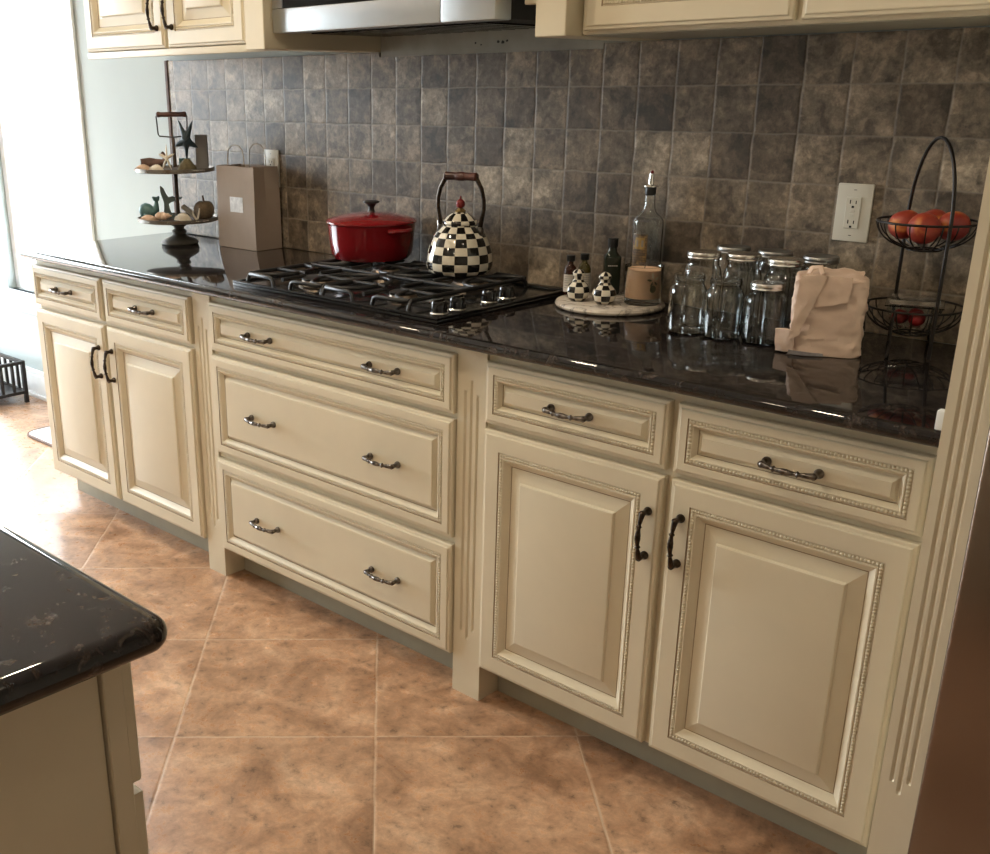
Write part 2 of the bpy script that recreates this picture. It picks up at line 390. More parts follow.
def front(name, x0, x1, z0, z1, prof, parent, y=-.6115, beads=True, px=(0,0,0)):
    """raised panel front, back face at y, protruding toward -y; coordinates world, parent at px"""
    bm = bm_new(); rings = []
    ox, oy, oz = px
    for (i, d, g) in prof:
        rings.append([bm.verts.new((x-ox, y-d-oy, z-oz)) for x, z in ((x0+i, z0+i), (x1-i, z0+i), (x1-i, z1-i), (x0+i, z1-i))])
    bm.faces.new(rings[0])
    for j in range(1, len(rings)):
        for k in range(4):
            f = bm.faces.new((rings[j-1][k], rings[j-1][(k+1) % 4], rings[j][(k+1) % 4], rings[j][k])); f.material_index = prof[j][2]
    bm.faces.new(rings[-1])
    if beads:
        jb = [j for j, p in enumerate(prof) if p[2] == 0 and j > 5 and abs(p[1]-.0172) < 1e-6][1]
        c = (prof[jb-1][0] + prof[jb][0])/2; r = .0041; yb = y - .0168 - oy
        xa, xb, za, zb = x0+c, x1-c, z0+c, z1-c
        pts = []
        nx = int((xb-xa)/.0068); nz = int((zb-za)/.0068)
        for k in range(nx): pts += [(xa+(xb-xa)*k/nx, za), (xb-(xb-xa)*k/nx, zb)]
        for k in range(nz): pts += [(xb, za+(zb-za)*k/nz), (xa, zb-(zb-za)*k/nz)]
        for (bx, bz) in pts:
            bx -= ox; bz -= oz
            top = bm.verts.new((bx, yb-r, bz))
            m = [bm.verts.new((bx+r*.75*math.cos(t*PI/3), yb-r*.62, bz+r*.75*math.sin(t*PI/3))) for t in range(6)]
            l = [bm.verts.new((bx+r*math.cos(t*PI/3), yb, bz+r*math.sin(t*PI/3))) for t in range(6)]
            for t in range(6):
                bm.faces.new((top, m[t], m[(t+1) % 6])).material_index = 2; bm.faces.new((m[t], l[t], l[(t+1) % 6], m[(t+1) % 6])).material_index = 2
    return obj(name, bm, ['cream', 'glaze', 'cream'], parent, smooth=12)

def make_pull():
    """bail pull along x, feet on y=0, bowed toward -y"""
    bm = bm_new(); L = .048
    def foot(sx):
        # turned foot with axis along -y
        prof = [(.0088, 0), (.0092, -.002), (.0085, -.006), (.0056, -.009), (.0052, -.015), (.0064, -.020), (.0066, -.025)]
        rings = []
        for r, y in prof:
            rings.append([bm.verts.new((sx*L + r*math.cos(2*PI*k/12), y, r*math.sin(2*PI*k/12))) for k in range(12)])
        for a, b in zip(rings, rings[1:]):
            for k in range(12): bm.faces.new((a[k], a[(k+1)%12], b[(k+1)%12], b[k]))
        bm.faces.new(rings[0]); bm.faces.new(rings[-1])
    foot(-1); foot(1)
    pts, rr = [], []
    for i in range(33):
        t = -1 + 2*i/32
        y = -.0215 - .010*(1-t*t)
        pts.append((t*L*1.04, y, -.001*(1-t*t)))
        a = abs(t)
        r = .0046 if a < .02 else .0030 + .0022*math.exp(-(a/.22)**2)
        if .40 < a < .48: r = .0052
        if .50 < a < .56: r = .0046
        if a > .6: r = .0036 + .0018*(a-.6)/.4
        if a > .97: r = .0035
        rr.append(r)
    tube(bm, pts, [q*1.22 for q in rr], 10)
    return bm
pull_mesh = {}
def pull(parent, x, z, vert=False, dark=False, y=-.631):
    key = dark
    if key not in pull_mesh:
        o = obj('handle', make_pull(), 'bronze' if dark else 'pewter', parent, smooth=60)
        pull_mesh[key] = o.data
    else:
        o = bpy.data.objects.new('handle', pull_mesh[key]); COL.objects.link(o); o.parent = parent
    o.location = (x, y, z)
    if vert: o.rotation_euler = (0, PI/2, 0)
    return o

def pilaster(name, x0, x1, z0, z1, yf, yb, fz0, fz1, parent=None, ox=0, oy=0):
    """square post with three stopped flutes cut in the front"""
    bm = bm_new()
    w = x1-x0; fw = .0085
    cs = [x0+w*.29, x0+w*.5, x0+w*.71]
    st = [(.020, .026), (0., 0.), (.026, .032)]
    # front as a grid of strips with the flutes recessed
    xs = [x0]
    for c in cs: xs += [c-fw/2, c, c+fw/2]
    xs.append(x1)
    zs = sorted({z0, z1} | {fz0+s[0] for s in st} | {fz1-s[1] for s in st} | {fz0+s[0]+.006 for s in st} | {fz1-s[1]-.006 for s in st})
    def dep(x, z):
        for c, s in zip(cs, st):
            if abs(x-c) < 1e-6:
                if fz0+s[0]+.005 < z < fz1-s[1]-.005: return .0045
        return 0
    V = {(i, j): bm.verts.new((x-ox, yf+dep(x, z)-oy, z)) for i, x in enumerate(xs) for j, z in enumerate(zs)}
    for i in range(len(xs)-1):
        for j in range(len(zs)-1):
            f = bm.faces.new((V[i,j], V[i+1,j], V[i+1,j+1], V[i,j+1]))
            zc = (zs[j]+zs[j+1])/2
            f.material_index = 1 if any(dep(xs[q], zz) > 0 for q in (i, i+1) for zz in (zs[j], zs[j+1])) else 0
    B = [bm.verts.new(p) for p in ((x0-ox, yb-oy, z0), (x1-ox, yb-oy, z0), (x1-ox, yb-oy, z1), (x0-ox, yb-oy, z1))]
    I, J = len(xs)-1, len(zs)-1
    bm.faces.new(B)
    bm.faces.new([V[i,0] for i in range(I+1)] + [B[1], B[0]]); bm.faces.new([V[i,J] for i in range(I+1)] + [B[2], B[3]])
    bm.faces.new([V[0,j] for j in range(J+1)] + [B[3], B[0]]); bm.faces.new([V[I,j] for j in range(J+1)] + [B[2], B[1]])
    return obj(name, bm, ['cream', 'cream'], parent, smooth=25)

# ------------------------------------------------------------------ base cabinets
DT, DB, OT, OB, M1, M2 = .865, .725, .711, .102, .415, .396
def carcass(parent, x0, x1, ztop=.8895):
    bm = bm_new()
    bbox(bm, x0, x1, -.611, -.012, .098, ztop, .0015, 1)
    obj('body', bm, 'cream', parent)
    bm = bm_new(); box(bm, x0+.002, x1-.002, -.545, -.50, .0, .0975); obj('toe_kick', bm, 'kick_and_shade', parent)
base1 = thing('base_cabinet', 'cream base cabinet with two narrow doors and two drawers, nearest the window', 'cabinet')
carcass(base1, -1.905, -.962)
d = front('drawer', -1.912, -1.458, DB, DT, DRAW, base1); pull(d, -1.69, .797)
d = front('drawer', -1.440, -.968, DB, DT, DRAW, base1); pull(d, -1.20, .797)
d = front('door', -1.912, -1.458, OB, OT, DOOR, base1); pull(d, -1.492, .585, True, True)
d = front('door', -1.440, -.968, OB, OT, DOOR, base1); pull(d, -1.412, .585, True, True)
pilaster('fluted_post', -.961, -.876, .0, .8895, -.617, -.50, .155, .812)
tag(bpy.data.objects['fluted_post'], 'cream fluted post left of the three wide drawers', 'post', 'fluted posts of the base cabinets')
base2 = thing('base_cabinet', 'cream base cabinet of three wide drawers under the cooktop', 'cabinet')
carcass(base2, -.875, .068)
for z0, z1, pr, hz in ((DB, DT, DRAW, .796), (M1, OT, WIDE, .560), (OB, M2, WIDE, .246)):
    d = front('drawer', -.870, .066, z0, z1, pr, base2)
    pull(d, -.637, hz); pull(d, -.157, hz)
pilaster('fluted_post', .0685, .1545, .0, .8895, -.617, -.50, .155, .812)
tag(bpy.data.objects['fluted_post.001'], 'cream fluted post right of the three wide drawers', 'post', 'fluted posts of the base cabinets')
base3 = thing('base_cabinet', 'cream base cabinet with two wide doors and two beaded drawers, beside the refrigerator panel', 'cabinet')
carcass(base3, .155, 1.106)
d = front('drawer', .159, .617, DB, DT, DRAW, base3); pull(d, .391, .797)
d = front('drawer', .634, 1.096, DB, DT, DRAW, base3); pull(d, .870, .794)
d = front('door', .159, .617, OB, OT, DOOR, base3); pull(d, .591, .585, True, True)
d = front('door', .634, 1.096, OB, OT, DOOR, base3); pull(d, .664, .590, True, True)

# worktop with bullnose
def slab(bm, x0, x1, y0, y1, zt, th, noses, r_corner=.0):
    """top slab; full bullnose on the sides listed in noses (l r f b)"""
    R_ = th/2; prof = [(-R_*(1-math.sin(a)), R_*math.cos(a)) for a in [PI*k/8 for k in range(9)]]
    rings = []
    for off, h in prof:
        q = -off
        xa = x0 + (q if 'l' in noses else 0); xb = x1 - (q if 'r' in noses else 0)
        ya = y0 + (q if 'f' in noses else 0); yb = y1 - (q if 'b' in noses else 0)
        pts = []
        def corner(cx, cy, a0, rr):
            if rr <= 0: pts.append((cx, cy)); return
            for k in range(7):
                a = a0 + PI/2*k/6
                pts.append((cx + rr*math.cos(a), cy + rr*math.sin(a)))
        def rc(a, b): return max(r_corner - q, .002) if (a in noses and b in noses) else 0
        r1 = rc('l','f'); corner(xa+r1, ya+r1, PI, r1)
        r2 = rc('r','f'); corner(xb-r2, ya+r2, 1.5*PI, r2)
        r3 = rc('r','b'); corner(xb-r3, yb-r3, 0, r3)
        r4 = rc('l','b'); corner(xa+r4, yb-r4, .5*PI, r4)
        rings.append([bm.verts.new((x, y, zt - R_ + h)) for x, y in pts])
    n = len(rings[0])
    bm.faces.new(rings[0]); bm.faces.new(rings[-1][::-1])
    for a, b in zip(rings, rings[1:]):
        for k in range(n): bm.faces.new((a[k], a[(k+1) % n], b[(k+1) % n], b[k]))
ZT = .918
bm = bm_new(); slab(bm, -1.935, 1.1095, -.665, -.0105, ZT, .028, 'lf', .03)
tag(obj('countertop', bm, 'granite'), 'long polished black granite worktop along the tiled wall', 'countertop')

# ------------------------------------------------------------------ refrigerator end panel and refrigerator
ep = pilaster('fluted_pilaster', 1.110, 1.176, 0, 2.3, -.665, -.01, .265, 2.2)
tag(ep, 'tall cream fluted pilaster between the worktop and the refrigerator', 'pilaster')
fr = thing('refrigerator', 'dark stainless refrigerator at the right edge', 'refrigerator', (1.64, -.36, 0))
bm = bm_new(); bbox(bm, -.452, .452, -.29, .34, .02, 1.76, .006); obj('body', bm, 'under', fr)
bm = bm_new(); bbox(bm, -.452, -.003, -.36, -.292, .05, 1.76, .008, 3); obj('door', bm, 'fridge', fr)
bm = bm_new(); bbox(bm, .003, .452, -.36, -.292, .05, 1.76, .008, 3); obj('door', bm, 'fridge', fr)
for x in (-.05, .05):
    bm = bm_new(); tube(bm, [(x, -.361, .75), (x, -.40, .76), (x, -.405, .80), (x, -.405, 1.5), (x, -.40, 1.54), (x, -.361, 1.55)], .011, 10); obj('handle', bm, 'steel', fr)

# ------------------------------------------------------------------ upper cabinets
UB = 1.536
up1 = thing('upper_cabinet', 'cream upper cabinet with two doors, left of the microwave', 'cabinet')
bm = bm_new(); bbox(bm, -1.882, -.874, -.330, -.001, 1.5575, 2.30, .002, 1)
bbox(bm, -1.886, -.874, -.342, -.320, UB, 1.5570, .003); obj('body', bm, 'cream', up1)
for x0, x1, hx in ((-1.878, -1.408, -1.440), (-1.390, -1.0, -1.358)):
    d = front('door', x0, x1, 1.559, 2.28, DOOR, up1, y=-.3305); pull(d, hx, 1.665, True, True, y=-.3500)
up2 = thing('upper_cabinet', 'cream beaded upper cabinet with two doors, right of the microwave', 'cabinet')
bm = bm_new(); bbox(bm, .158, 1.108, -.330, -.001, 1.5385, 2.30, .002, 1)
bbox(bm, .02, .0745, -.36, -.34, 1.605, 2.30, .002, 1)
obj('body', bm, 'cream', up2)
bm = bm_new(); box(bm, .160, 1.106, -.322, -.012, 1.5365, 1.5384); obj('underside_shade', bm, 'kick_and_shade', up2)  # added dark sheet that colours in the shade under this cabinet
for x0, x1, hx in ((.172, .640, .610), (.655, 1.100, .69)):
    d = front('door', x0, x1, 1.546, 2.28, DOOR, up2, y=-.3305); pull(d, hx, 1.80, True, True, y=-.3500)
def upost(par, x0, x1, y0, z0):
    bm = bm_new(); bbox(bm, x0, x1, y0, -.001, z0, 2.30, .002, 1)
    return obj('square_post', bm, 'cream', par)
upost(up1, -.873, -.791, -.447, UB-.001)
upost(up2, .075, .157, -.390, UB-.001)
mw = thing('microwave', 'stainless over-the-range microwave above the cooktop', 'microwave', (-.40, 0, 1.575))
bm = bm_new(); bbox(bm, -.372, .372, -.36, -.012, .003, .42, .004); obj('body', bm, 'under', mw)
bm = bm_new(); bbox(bm, -.386, .222, -.420, -.362, 0, .06, .004); bbox(bm, -.386, -.345, -.420, -.362, .0605, .42, .003); bbox(bm, -.345, .222, -.420, -.362, .37, .42, .003)
bbox(bm, .18, .222, -.420, -.362, .0605, .369, .003)
obj('door', bm, 'steel', mw)
bm = bm_new(); box(bm, -.344, .179, -.416, -.37, .061, .369); obj('door_window', bm, 'blackglass', mw)
bm = bm_new(); bbox(bm, .224, .387, -.420, -.362, 0, .42, .004); obj('control_panel', bm, 'steel', mw)
bm = bm_new()
for i in range(14): box(bm, -.33+i*.045, -.30+i*.045, -.33, -.05, -.0015, .002)
obj('vent_filter', bm, 'black', mw)
cabm = thing('upper_cabinet', 'short cream cabinet directly above the microwave', 'cabinet')
bm = bm_new(); bbox(bm, -.79, .018, -.33, -.001, 2.0, 2.30, .002, 1); obj('body', bm, 'cream', cabm)
front('door', -.785, -.39, 2.005, 2.28, WIDE, cabm, y=-.3305); front('door', -.38, .014, 2.005, 2.28, WIDE, cabm, y=-.3305)

# ------------------------------------------------------------------ island
isl = thing('kitchen_island', 'cream kitchen island cabinet in the near left corner', 'cabinet')
IX0, IX1, IY0, IY1 = -1.35, .733, -3.02, -1.908
bm = bm_new(); bbox(bm, IX0, IX1-.012, IY0, IY1, .1, .8812, .002, 1); obj('body', bm, 'cream', isl)
bm = bm_new(); box(bm, IX0+.06, IX1-.06, IY0+.06, IY1-.06, 0, .0995); obj('toe_kick', bm, 'kick_and_shade', isl)
bm = bm_new()
for y0, y1, z0, z1 in ((IY1-.024, IY1, .0, .8812), (IY0, IY0+.05, .0, .8812)): bbox(bm, IX1-.0118, IX1+.006, y0, y1, z0, z1, .0015, 1)
box(bm, IX1-.0118, IX1-.001, IY0+.05, IY1-.026, .0, .8812)
obj('end_panel', bm, 'cream', isl)
def ifront(name, x0, x1, z0, z1, pr):
    o = front(name, x0, x1, z0, z1, pr, isl, y=0); o.rotation_euler = (0, 0, PI); o.location = (0, IY1+.0005, 0); return o
for k, (a, b_) in enumerate(((-.731, -.27), (-.26, .18), (.19, .73))):
    d = ifront('drawer', a, b_, .715, .866, DRAW); pull(d, (a+b_)/2, .79, y=-.0195)
    d = ifront('door', a, b_, .12, .700, DOOR); pull(d, b_-.035, .56, True, True, y=-.0195)
bm = bm_new(); slab(bm, IX0-.04, .777, IY0-.04, -1.860, ZT, .036, 'lrfb', .03)
tag(obj('island_countertop', bm, 'granite'), 'polished black granite island top in the near left corner', 'countertop')

# ------------------------------------------------------------------ outlets and small clip
def outlet(x, z, label):
    t = thing('wall_outlet', label, 'outlet', (x, -.0105, z), 0, 'outlets in the tiled wall')
    bm = bm_new(); bbox(bm, -.0385, .0385, -.006, 0, -.061, .061, .003, 2); obj('cover_plate', bm, 'plate', t)
    bm = bm_new(); bbox(bm, -.0165, .0165, -.009, -.0062, -.0335, .0335, .0015, 1); r = obj('receptacle', bm, 'plate', t)
    for s in (-1, 1):
        bm = bm_new(); c = s*.021
        box(bm, -.0075, -.0055, -.0096, -.0091, c-.002, c+.006); box(bm, .0050, .0068, -.0096, -.0091, c-.002, c+.005)
        bbox(bm, -.0025, .0025, -.0096, -.0091, c-.0105, c-.006, .0001, 1)
        obj('plug_slots', bm, 'slot', r)
    bm = bm_new()
    for s in (-1, 1): bbox(bm, -.005, .005, -.0103, -.0091, s*.0045-.003, s*.0045+.003, .0005, 1)
    obj('test_button', bm, 'plate', r)
    for s in (-1, 1):
        bm = bm_new(); box(bm, -.003, .003, -.0066, -.0061, s*.048-.0006, s*.048+.0006); obj('screw', bm, 'slot', t)
outlet(.6655, 1.171, 'almond wall outlet between the white bag and the wire fruit basket')
outlet(-1.312, 1.180, 'almond wall outlet half hidden behind the brown paper bag')
bm = bm_new(); bbox(bm, 1.096, 1.1094, -.657, -.640, .919, .951, .003)
tag(obj('plastic_clip', bm, 'white_trim'), 'tiny white plastic clip at the right end of the worktop', 'clip')

# ------------------------------------------------------------------ cooktop
ck = thing('gas_cooktop', 'black gas cooktop with cast iron grates set in the worktop', 'cooktop', (-.398, -.343, ZT))
bm = bm_new(); bbox(bm, -.385, .385, -.258, .258, .0004, .009, .004, 2); 
for (a, b_, c, d_) in ((-.385, .385, -.258, -.244), (-.385, .385, .244, .258), (-.385, -.371, -.2439, .2439), (.371, .385, -.2439, .2439)):
    bbox(bm, a, b_, c, d_, .0092, .015, .003, 2)
obj('glass_top', bm, 'black', ck)
BUR = [(-.172, -.125, .048), (-.172, .135, .040), (.148, -.125, .036), (.148, .135, .048)]
for bx, by, br in BUR:
    bm = bm_new(); lathe(bm, [(br*1.15, 0), (br*1.18, .004), (br, .010), (br*.95, .016)], bx, by, .0092, 28)
    b = obj('burner', bm, 'copper', ck)
    bm = bm_new(); lathe(bm, [(br*.95, 0), (br*.97, .005), (br*.8, .008), (0, .009)], bx, by, .0255, 28, caps=False); obj('burner_cap', bm, 'iron', b)
def grate(cx):
    bm = bm_new(); w, zz = .150, .0335; r = .0052
    ya, yb = -.232, .232
    # outer rails; the front and back rail leave a gap before the burner
    def rail(p): tube(bm, p, r, 8, flat=1.1)
    for s in (-1, 1):
        rail([(cx+s*w, ya+.02, zz), (cx+s*w, yb-.02, zz)])
        for yy, sg in ((ya, 1), (yb, -1)):
            rail([(cx+s*w, yy+sg*.02, zz), (cx+s*(w-.012), yy+sg*.002, zz), (cx+s*.050, yy, zz), (cx+s*.040, yy, zz-.004), (cx+s*.034, yy, .0115)])
            rail([(cx+s*w, yy+sg*.018, zz), (cx+s*(w+.003), yy+sg*.008, .024), (cx+s*(w+.004), yy+sg*.004, .0115)])
    rail([(cx-w, .003, zz), (cx+w, .003, zz)])
    for by in (-.122, .130):
        for a in range(8):
            t = a*PI/4
            if a % 2 == 0:
                L = w if a in (0, 4) else (.105 if a in (2, 6) else .1)
                e = (cx+L*math.cos(t), by+L*math.sin(t)*1.02, zz)
                m = (cx+.028*math.cos(t), by+.028*math.sin(t), zz+.001)
                rail([m, e])
        # curved fingers like shallow bows
        for s in (-1, 1):
            pts = [(cx+s*(.062+.050*math.cos(q)), by+.075*math.sin(q), zz) for q in [PI*(-.42+.84*k/10) for k in range(11)]]
            pts = [(cx+s*(w - (w-.055)*math.cos(q)**.8), by+.098*math.sin(q), zz) for q in [PI/2*(-1+2*k/12) for k in range(13)]]
            rail(pts)
    return obj('grate', bm, 'iron', ck, smooth=50)
grate(-.201); grate(.112)
for (kx, ky) in ((.338, -.198), (.338, -.132), (.332, -.006), (.330, .065)):
    bm = bm_new(); lathe(bm, [(.023, 0), (.0235, .003), (.021, .006)], kx, ky, .0095, 28); k = obj('knob_ring', bm, 'silver', ck)
    bm = bm_new(); lathe(bm, [(.0205, 0), (.0195, .012), (.0185, .022), (.016, .026), (0, .0265)], kx, ky, .0156, 28, caps=False)
    bbox(bm, kx-.0035, kx+.0035, ky-.0175, ky+.0175, .040, .0455, .0015, 1)
    obj('knob', bm, 'blackglass', ck)

# ------------------------------------------------------------------ dutch oven
GZ = ZT + .0335 + .0057
po = thing('dutch_oven', 'red enamel dutch oven with lid on the back left grate', 'pot', (-.668, -.170, GZ+.0012), math.radians(-4))
bm = bm_new(); lathe(bm, [(.098, 0), (.110, .004), (.119, .018), (.124, .050), (.129, .098), (.131, .104), (.127, .104), (.122, .06), (.112, .02), (0, .012)], n=56, caps=False)
bm.faces.new([v for v in bm.verts if abs(v.co.z) < 1e-7 and abs(v.co.xy.length-.098) < 1e-4][::-1])
obj('pot_body', bm, 'red', po)
for s in (-1, 1):
    bm = bm_new()
    tube(bm, [(s*.120, -.036, .090), (s*.138, -.034, .092), (s*.150, -.018, .092), (s*.153, 0, .092), (s*.150, .018, .092), (s*.138, .034, .092), (s*.120, .036, .090)], [.007, .007, .0065, .0065, .0065, .007, .007], 10)
    obj('side_handle', bm, 'red', po)
bm = bm_new(); lathe(bm, [(.131, .1045), (.134, .107), (.134, .111), (.128, .115), (.100, .124), (.060, .131), (.02, .134), (0, .1345)], n=56, caps=False)
lid = obj('pot_lid', bm, 'red', po)
bm = bm_new(); lathe(bm, [(.012, .134), (.009, .140), (.0085, .148), (.014, .157), (.024, .161), (.024, .165), (.012, .168), (0, .1685)], n=28, caps=False); obj('knob', bm, 'redin', lid)

# ------------------------------------------------------------------ kettle
kt = thing('checkered_kettle', 'black and white checkered enamel kettle on the back right grate', 'kettle', (-.306, -.189, GZ+.0012), math.radians(10))
NC = 16
def check(rowof, off=0):
    return lambda j, i: ((i*NC//64 + rowof(j) + off) % 2)
bp = []
import bisect
ctrl = [(.076, 0), (.084, .006), (.089, .018), (.090, .032), (.0885, .050), (.083, .070), (.0745, .092), (.062, .110), (.0485, .123), (.044, .128)]
def smoothprof(c, n):
    out = []
    for k in range(n+1):
        t = k/n*(len(c)-1); i = min(int(t), len(c)-2); f = t-i
        p0, p1, p2, p3 = c[max(i-1,0)], c[i], c[i+1], c[min(i+2, len(c)-1)]
        out.append(tuple(.5*((2*p1[q]) + (-p0[q]+p2[q])*f + (2*p0[q]-5*p1[q]+4*p2[q]-p3[q])*f*f + (-p0[q]+3*p1[q]-3*p2[q]+p3[q])*f**3) for q in (0,1)))
    return out
ks = smoothprof(ctrl, 36)
L = [0]
for a, b_ in zip(ks, ks[1:]): L.append(L[-1]+math.hypot(b_[0]-a[0], b_[1]-a[1]))
bm = bm_new(); lathe(bm, ks, n=64, mf=check(lambda j: int(L[j]/L[-1]*6.999 + .25)), mi=1)
obj('kettle_body', bm, ['chkw', 'chkb'], kt, smooth=60)
bm = bm_new(); kl = [(.045, .1285), (.047, .131), (.047, .134), (.043, .140), (.034, .150), (.022, .158), (.012, .161), (0, .1615)]
lathe(bm, kl, n=64, mf=lambda j, i: ((i*12//64 + (0 if j < 3 else 1 if j < 5 else 2)) % 2), mi=0, caps=False)
lid = obj('kettle_lid', bm, ['chkw', 'chkb'], kt, smooth=60)
bm = bm_new(); lathe(bm, [(.013, .1600), (.016, .163), (.011, .167), (.007, .171)], n=20); obj('knob_collar', bm, 'gold', lid)
bm = bm_new(); lathe(bm, [(.004, .170), (.010, .174), (.0125, .181), (.011, .188), (.006, .193), (.0025, .195), (.002, .202), (0, .2025)], n=20, caps=False); obj('lid_knob', bm, 'cherry', lid)
# handle in the local xz plane
for s in (-1, 1):
    bm = bm_new(); pts = [(s*.058, 0, .112), (s*.062, 0, .125), (s*.066, 0, .145), (s*.0715, 0, .172), (s*.071, 0, .195), (s*.064, 0, .222), (s*.053, 0, .240), (s*.047, 0, .250)]
    tube(bm, pts, [.0065, .0065, .0062, .006, .006, .006, .0062, .0065], 10, flat=.7); obj('handle_arm', bm, 'bronze', kt)
    bm = bm_new(); lathe(bm, [(.004, .098), (.009, .104), (.0105, .116), (.008, .124), (0, .126)], s*.062, 0, 0, 16, caps=True); obj('handle_bracket', bm, 'pewter', kt)
bm = bm_new(); gp = [(x, 0, .253) for x in (-.050, -.046, -.040, -.018, -.012, -.010, -.004, .004, .010, .012, .018, .040, .046, .050)]
tube(bm, gp, [.0085, .0115, .0105, .0098, .0098, .0112, .0118, .0118, .0112, .0098, .0098, .0105, .0115, .0085], 16); obj('handle_grip', bm, 'wood', kt)
# spout pointing away to the left of the picture
sp = math.radians(180)
bm = bm_new(); n0 = len(bm.verts)
spts = [(-.066, 0, .072), (-.085, 0, .088), (-.094, 0, .104), (-.098, 0, .122), (-.101, 0, .130)]
def spout_mf():
    P = smoothprof([(p[0], p[2]) for p in spts], 16); R_ = [.020 - .010*(k/16)**.7 for k in range(17)]
    rings = []
    for k, (x, z) in enumerate(P):
        a = P[max(k-1,0)]; b_ = P[min(k+1,16)]; t = Vector((b_[0]-a[0], 0, b_[1]-a[1])).normalized()
        n1 = Vector((0,1,0)); n2 = t.cross(n1)
        rings.append([bm.verts.new(Vector((x,0,z)) + (n1*math.cos(2*PI*q/16)+n2*math.sin(2*PI*q/16))*R_[k]) for q in range(16)])
    for k in range(16):
        for q in range(16):
            f = bm.faces.new((rings[k][q], rings[k][(q+1)%16], rings[k+1][(q+1)%16], rings[k+1][q])); f.material_index = ((q//4)+(k//4)) % 2
    bm.faces.new(rings[0]).material_index = 1; bm.faces.new(rings[-1]).material_index = 1
spout_mf(); obj('spout', bm, ['chkw', 'chkb'], kt, rot=(0, 0, math.radians(-26)))

# ------------------------------------------------------------------ marble tray and what stands on it
bm = bm_new(); lathe(bm, [(.126, 0), (.132, .003), (.134, .008), (.131, .0135), (.126, .0150), (0, .0150)], n=64, caps=False)
bm.faces.new([v for v in bm.verts if v.co.z < 1e-7][::-1])
tag(obj('marble_board', bm, 'marble', loc=(.152, -.1465, ZT+.0004)), 'round white marble board under the shakers and candle', 'tray')
TZ0 = ZT + .0158
def shaker(x, y, label, top):
    t = thing('checkered_shaker', label, 'shaker', (x, y, TZ0), .35, 'checkered shakers on the marble board')
    c = smoothprof([(.017, 0), (.025, .008), (.029, .022), (.025, .036), (.016, .046), (.0125, .052), (.0125, .060)], 24)
    bm = bm_new(); lathe(bm, c, n=40, mf=lambda j, i: ((i//5 + (j*6//24)) % 2), mi=1); obj('shaker_body', bm, ['chkw', 'chkb'], t, smooth=60)
    bm = bm_new(); lathe(bm, [(.0135, .0603), (.0160, .0625), (.0150, .068), (.010, .074), (.004, .0765), (0, .077)], n=40, mf=lambda j, i: ((i//5 + top + (j//2)) % 2), mi=0, caps=False)
    obj('shaker_top', bm, ['chkw', 'chkb'], t, smooth=60)
shaker(.093, -.200, 'left one of two checkered shakers, narrow neck, on the marble board', 1)
shaker(.166, -.194, 'right one of two checkered shakers, in front of the dark square bottle', 0)
def small_bottle(x, y, glass, label, r=.0165):
    t = thing('sauce_bottle', label, 'bottle', (x, y, TZ0), math.radians(50), 'small labelled bottles on the marble board')
    bm = bm_new(); lathe(bm, [(r*.9, 0), (r, .003), (r, .062), (r*.8, .070), (r*.45, .076), (r*.42, .084)], n=28); obj('bottle_body', bm, glass, t, smooth=50)
    bm = bm_new(); lathe(bm, [(r*.62, .0842), (r*.66, .086), (r*.66, .099), (0, .0995)], n=24); obj('cap', bm, 'capblack', t)
    bm = bm_new(); n = 20
    for k in range(n):
        a0, a1 = -PI+ .9*PI*k/n+.1, -PI+ .9*PI*(k+1)/n+.1
        q = r+.0004
        bm.faces.new([bm.verts.new(p) for p in ((q*math.cos(a0), q*math.sin(a0), .008), (q*math.cos(a1), q*math.sin(a1), .008), (q*math.cos(a1), q*math.sin(a1), .052), (q*math.cos(a0), q*math.sin(a0), .052))])
    l = obj('label_paper', bm, 'paper', t)
    bm = bm_new()
    for z in (.046, .041, .036, .031, .024, .018):
        for k in range(8):
            a0 = -PI*.86 + .62*PI*k/8; a1 = a0 + .62*PI/8; q = r+.0007
            bm.faces.new([bm.verts.new(p) for p in ((q*math.cos(a0), q*math.sin(a0), z), (q*math.cos(a1), q*math.sin(a1), z), (q*math.cos(a1), q*math.sin(a1), z+.0011), (q*math.cos(a0), q*math.sin(a0), z+.0011))])
    obj('print', bm, 'ink', l)
small_bottle(.030, -.147, 'amber', 'small dark amber bottle with white label, behind the left shaker')
small_bottle(.043, -.105, 'oilglass', 'small bottle with olive glass shoulder and black cap, second from left on the board')
t = thing('square_bottle', 'dark green square bottle with black cap, behind the right shaker', 'bottle', (.100, -.068, TZ0), math.radians(42))
bm = bm_new(); bbox(bm, -.0205, .0205, -.0205, .0205, 0, .098, .006, 3); lathe(bm, [(.018, .0975), (.0115, .106), (.0105, .118)], n=20); obj('bottle_body', bm, 'darkbottle', t)
bm = bm_new(); lathe(bm, [(.0128, .1185), (.0130, .139), (.0, .1395)], n=24); obj('cap', bm, 'capblack', t)
bm = bm_new()
for k in range(5): box(bm, -.012+k*.005, -.009+k*.005, -.0209, -.0206, .072, .0745)
obj('print', bm, 'paper', t)
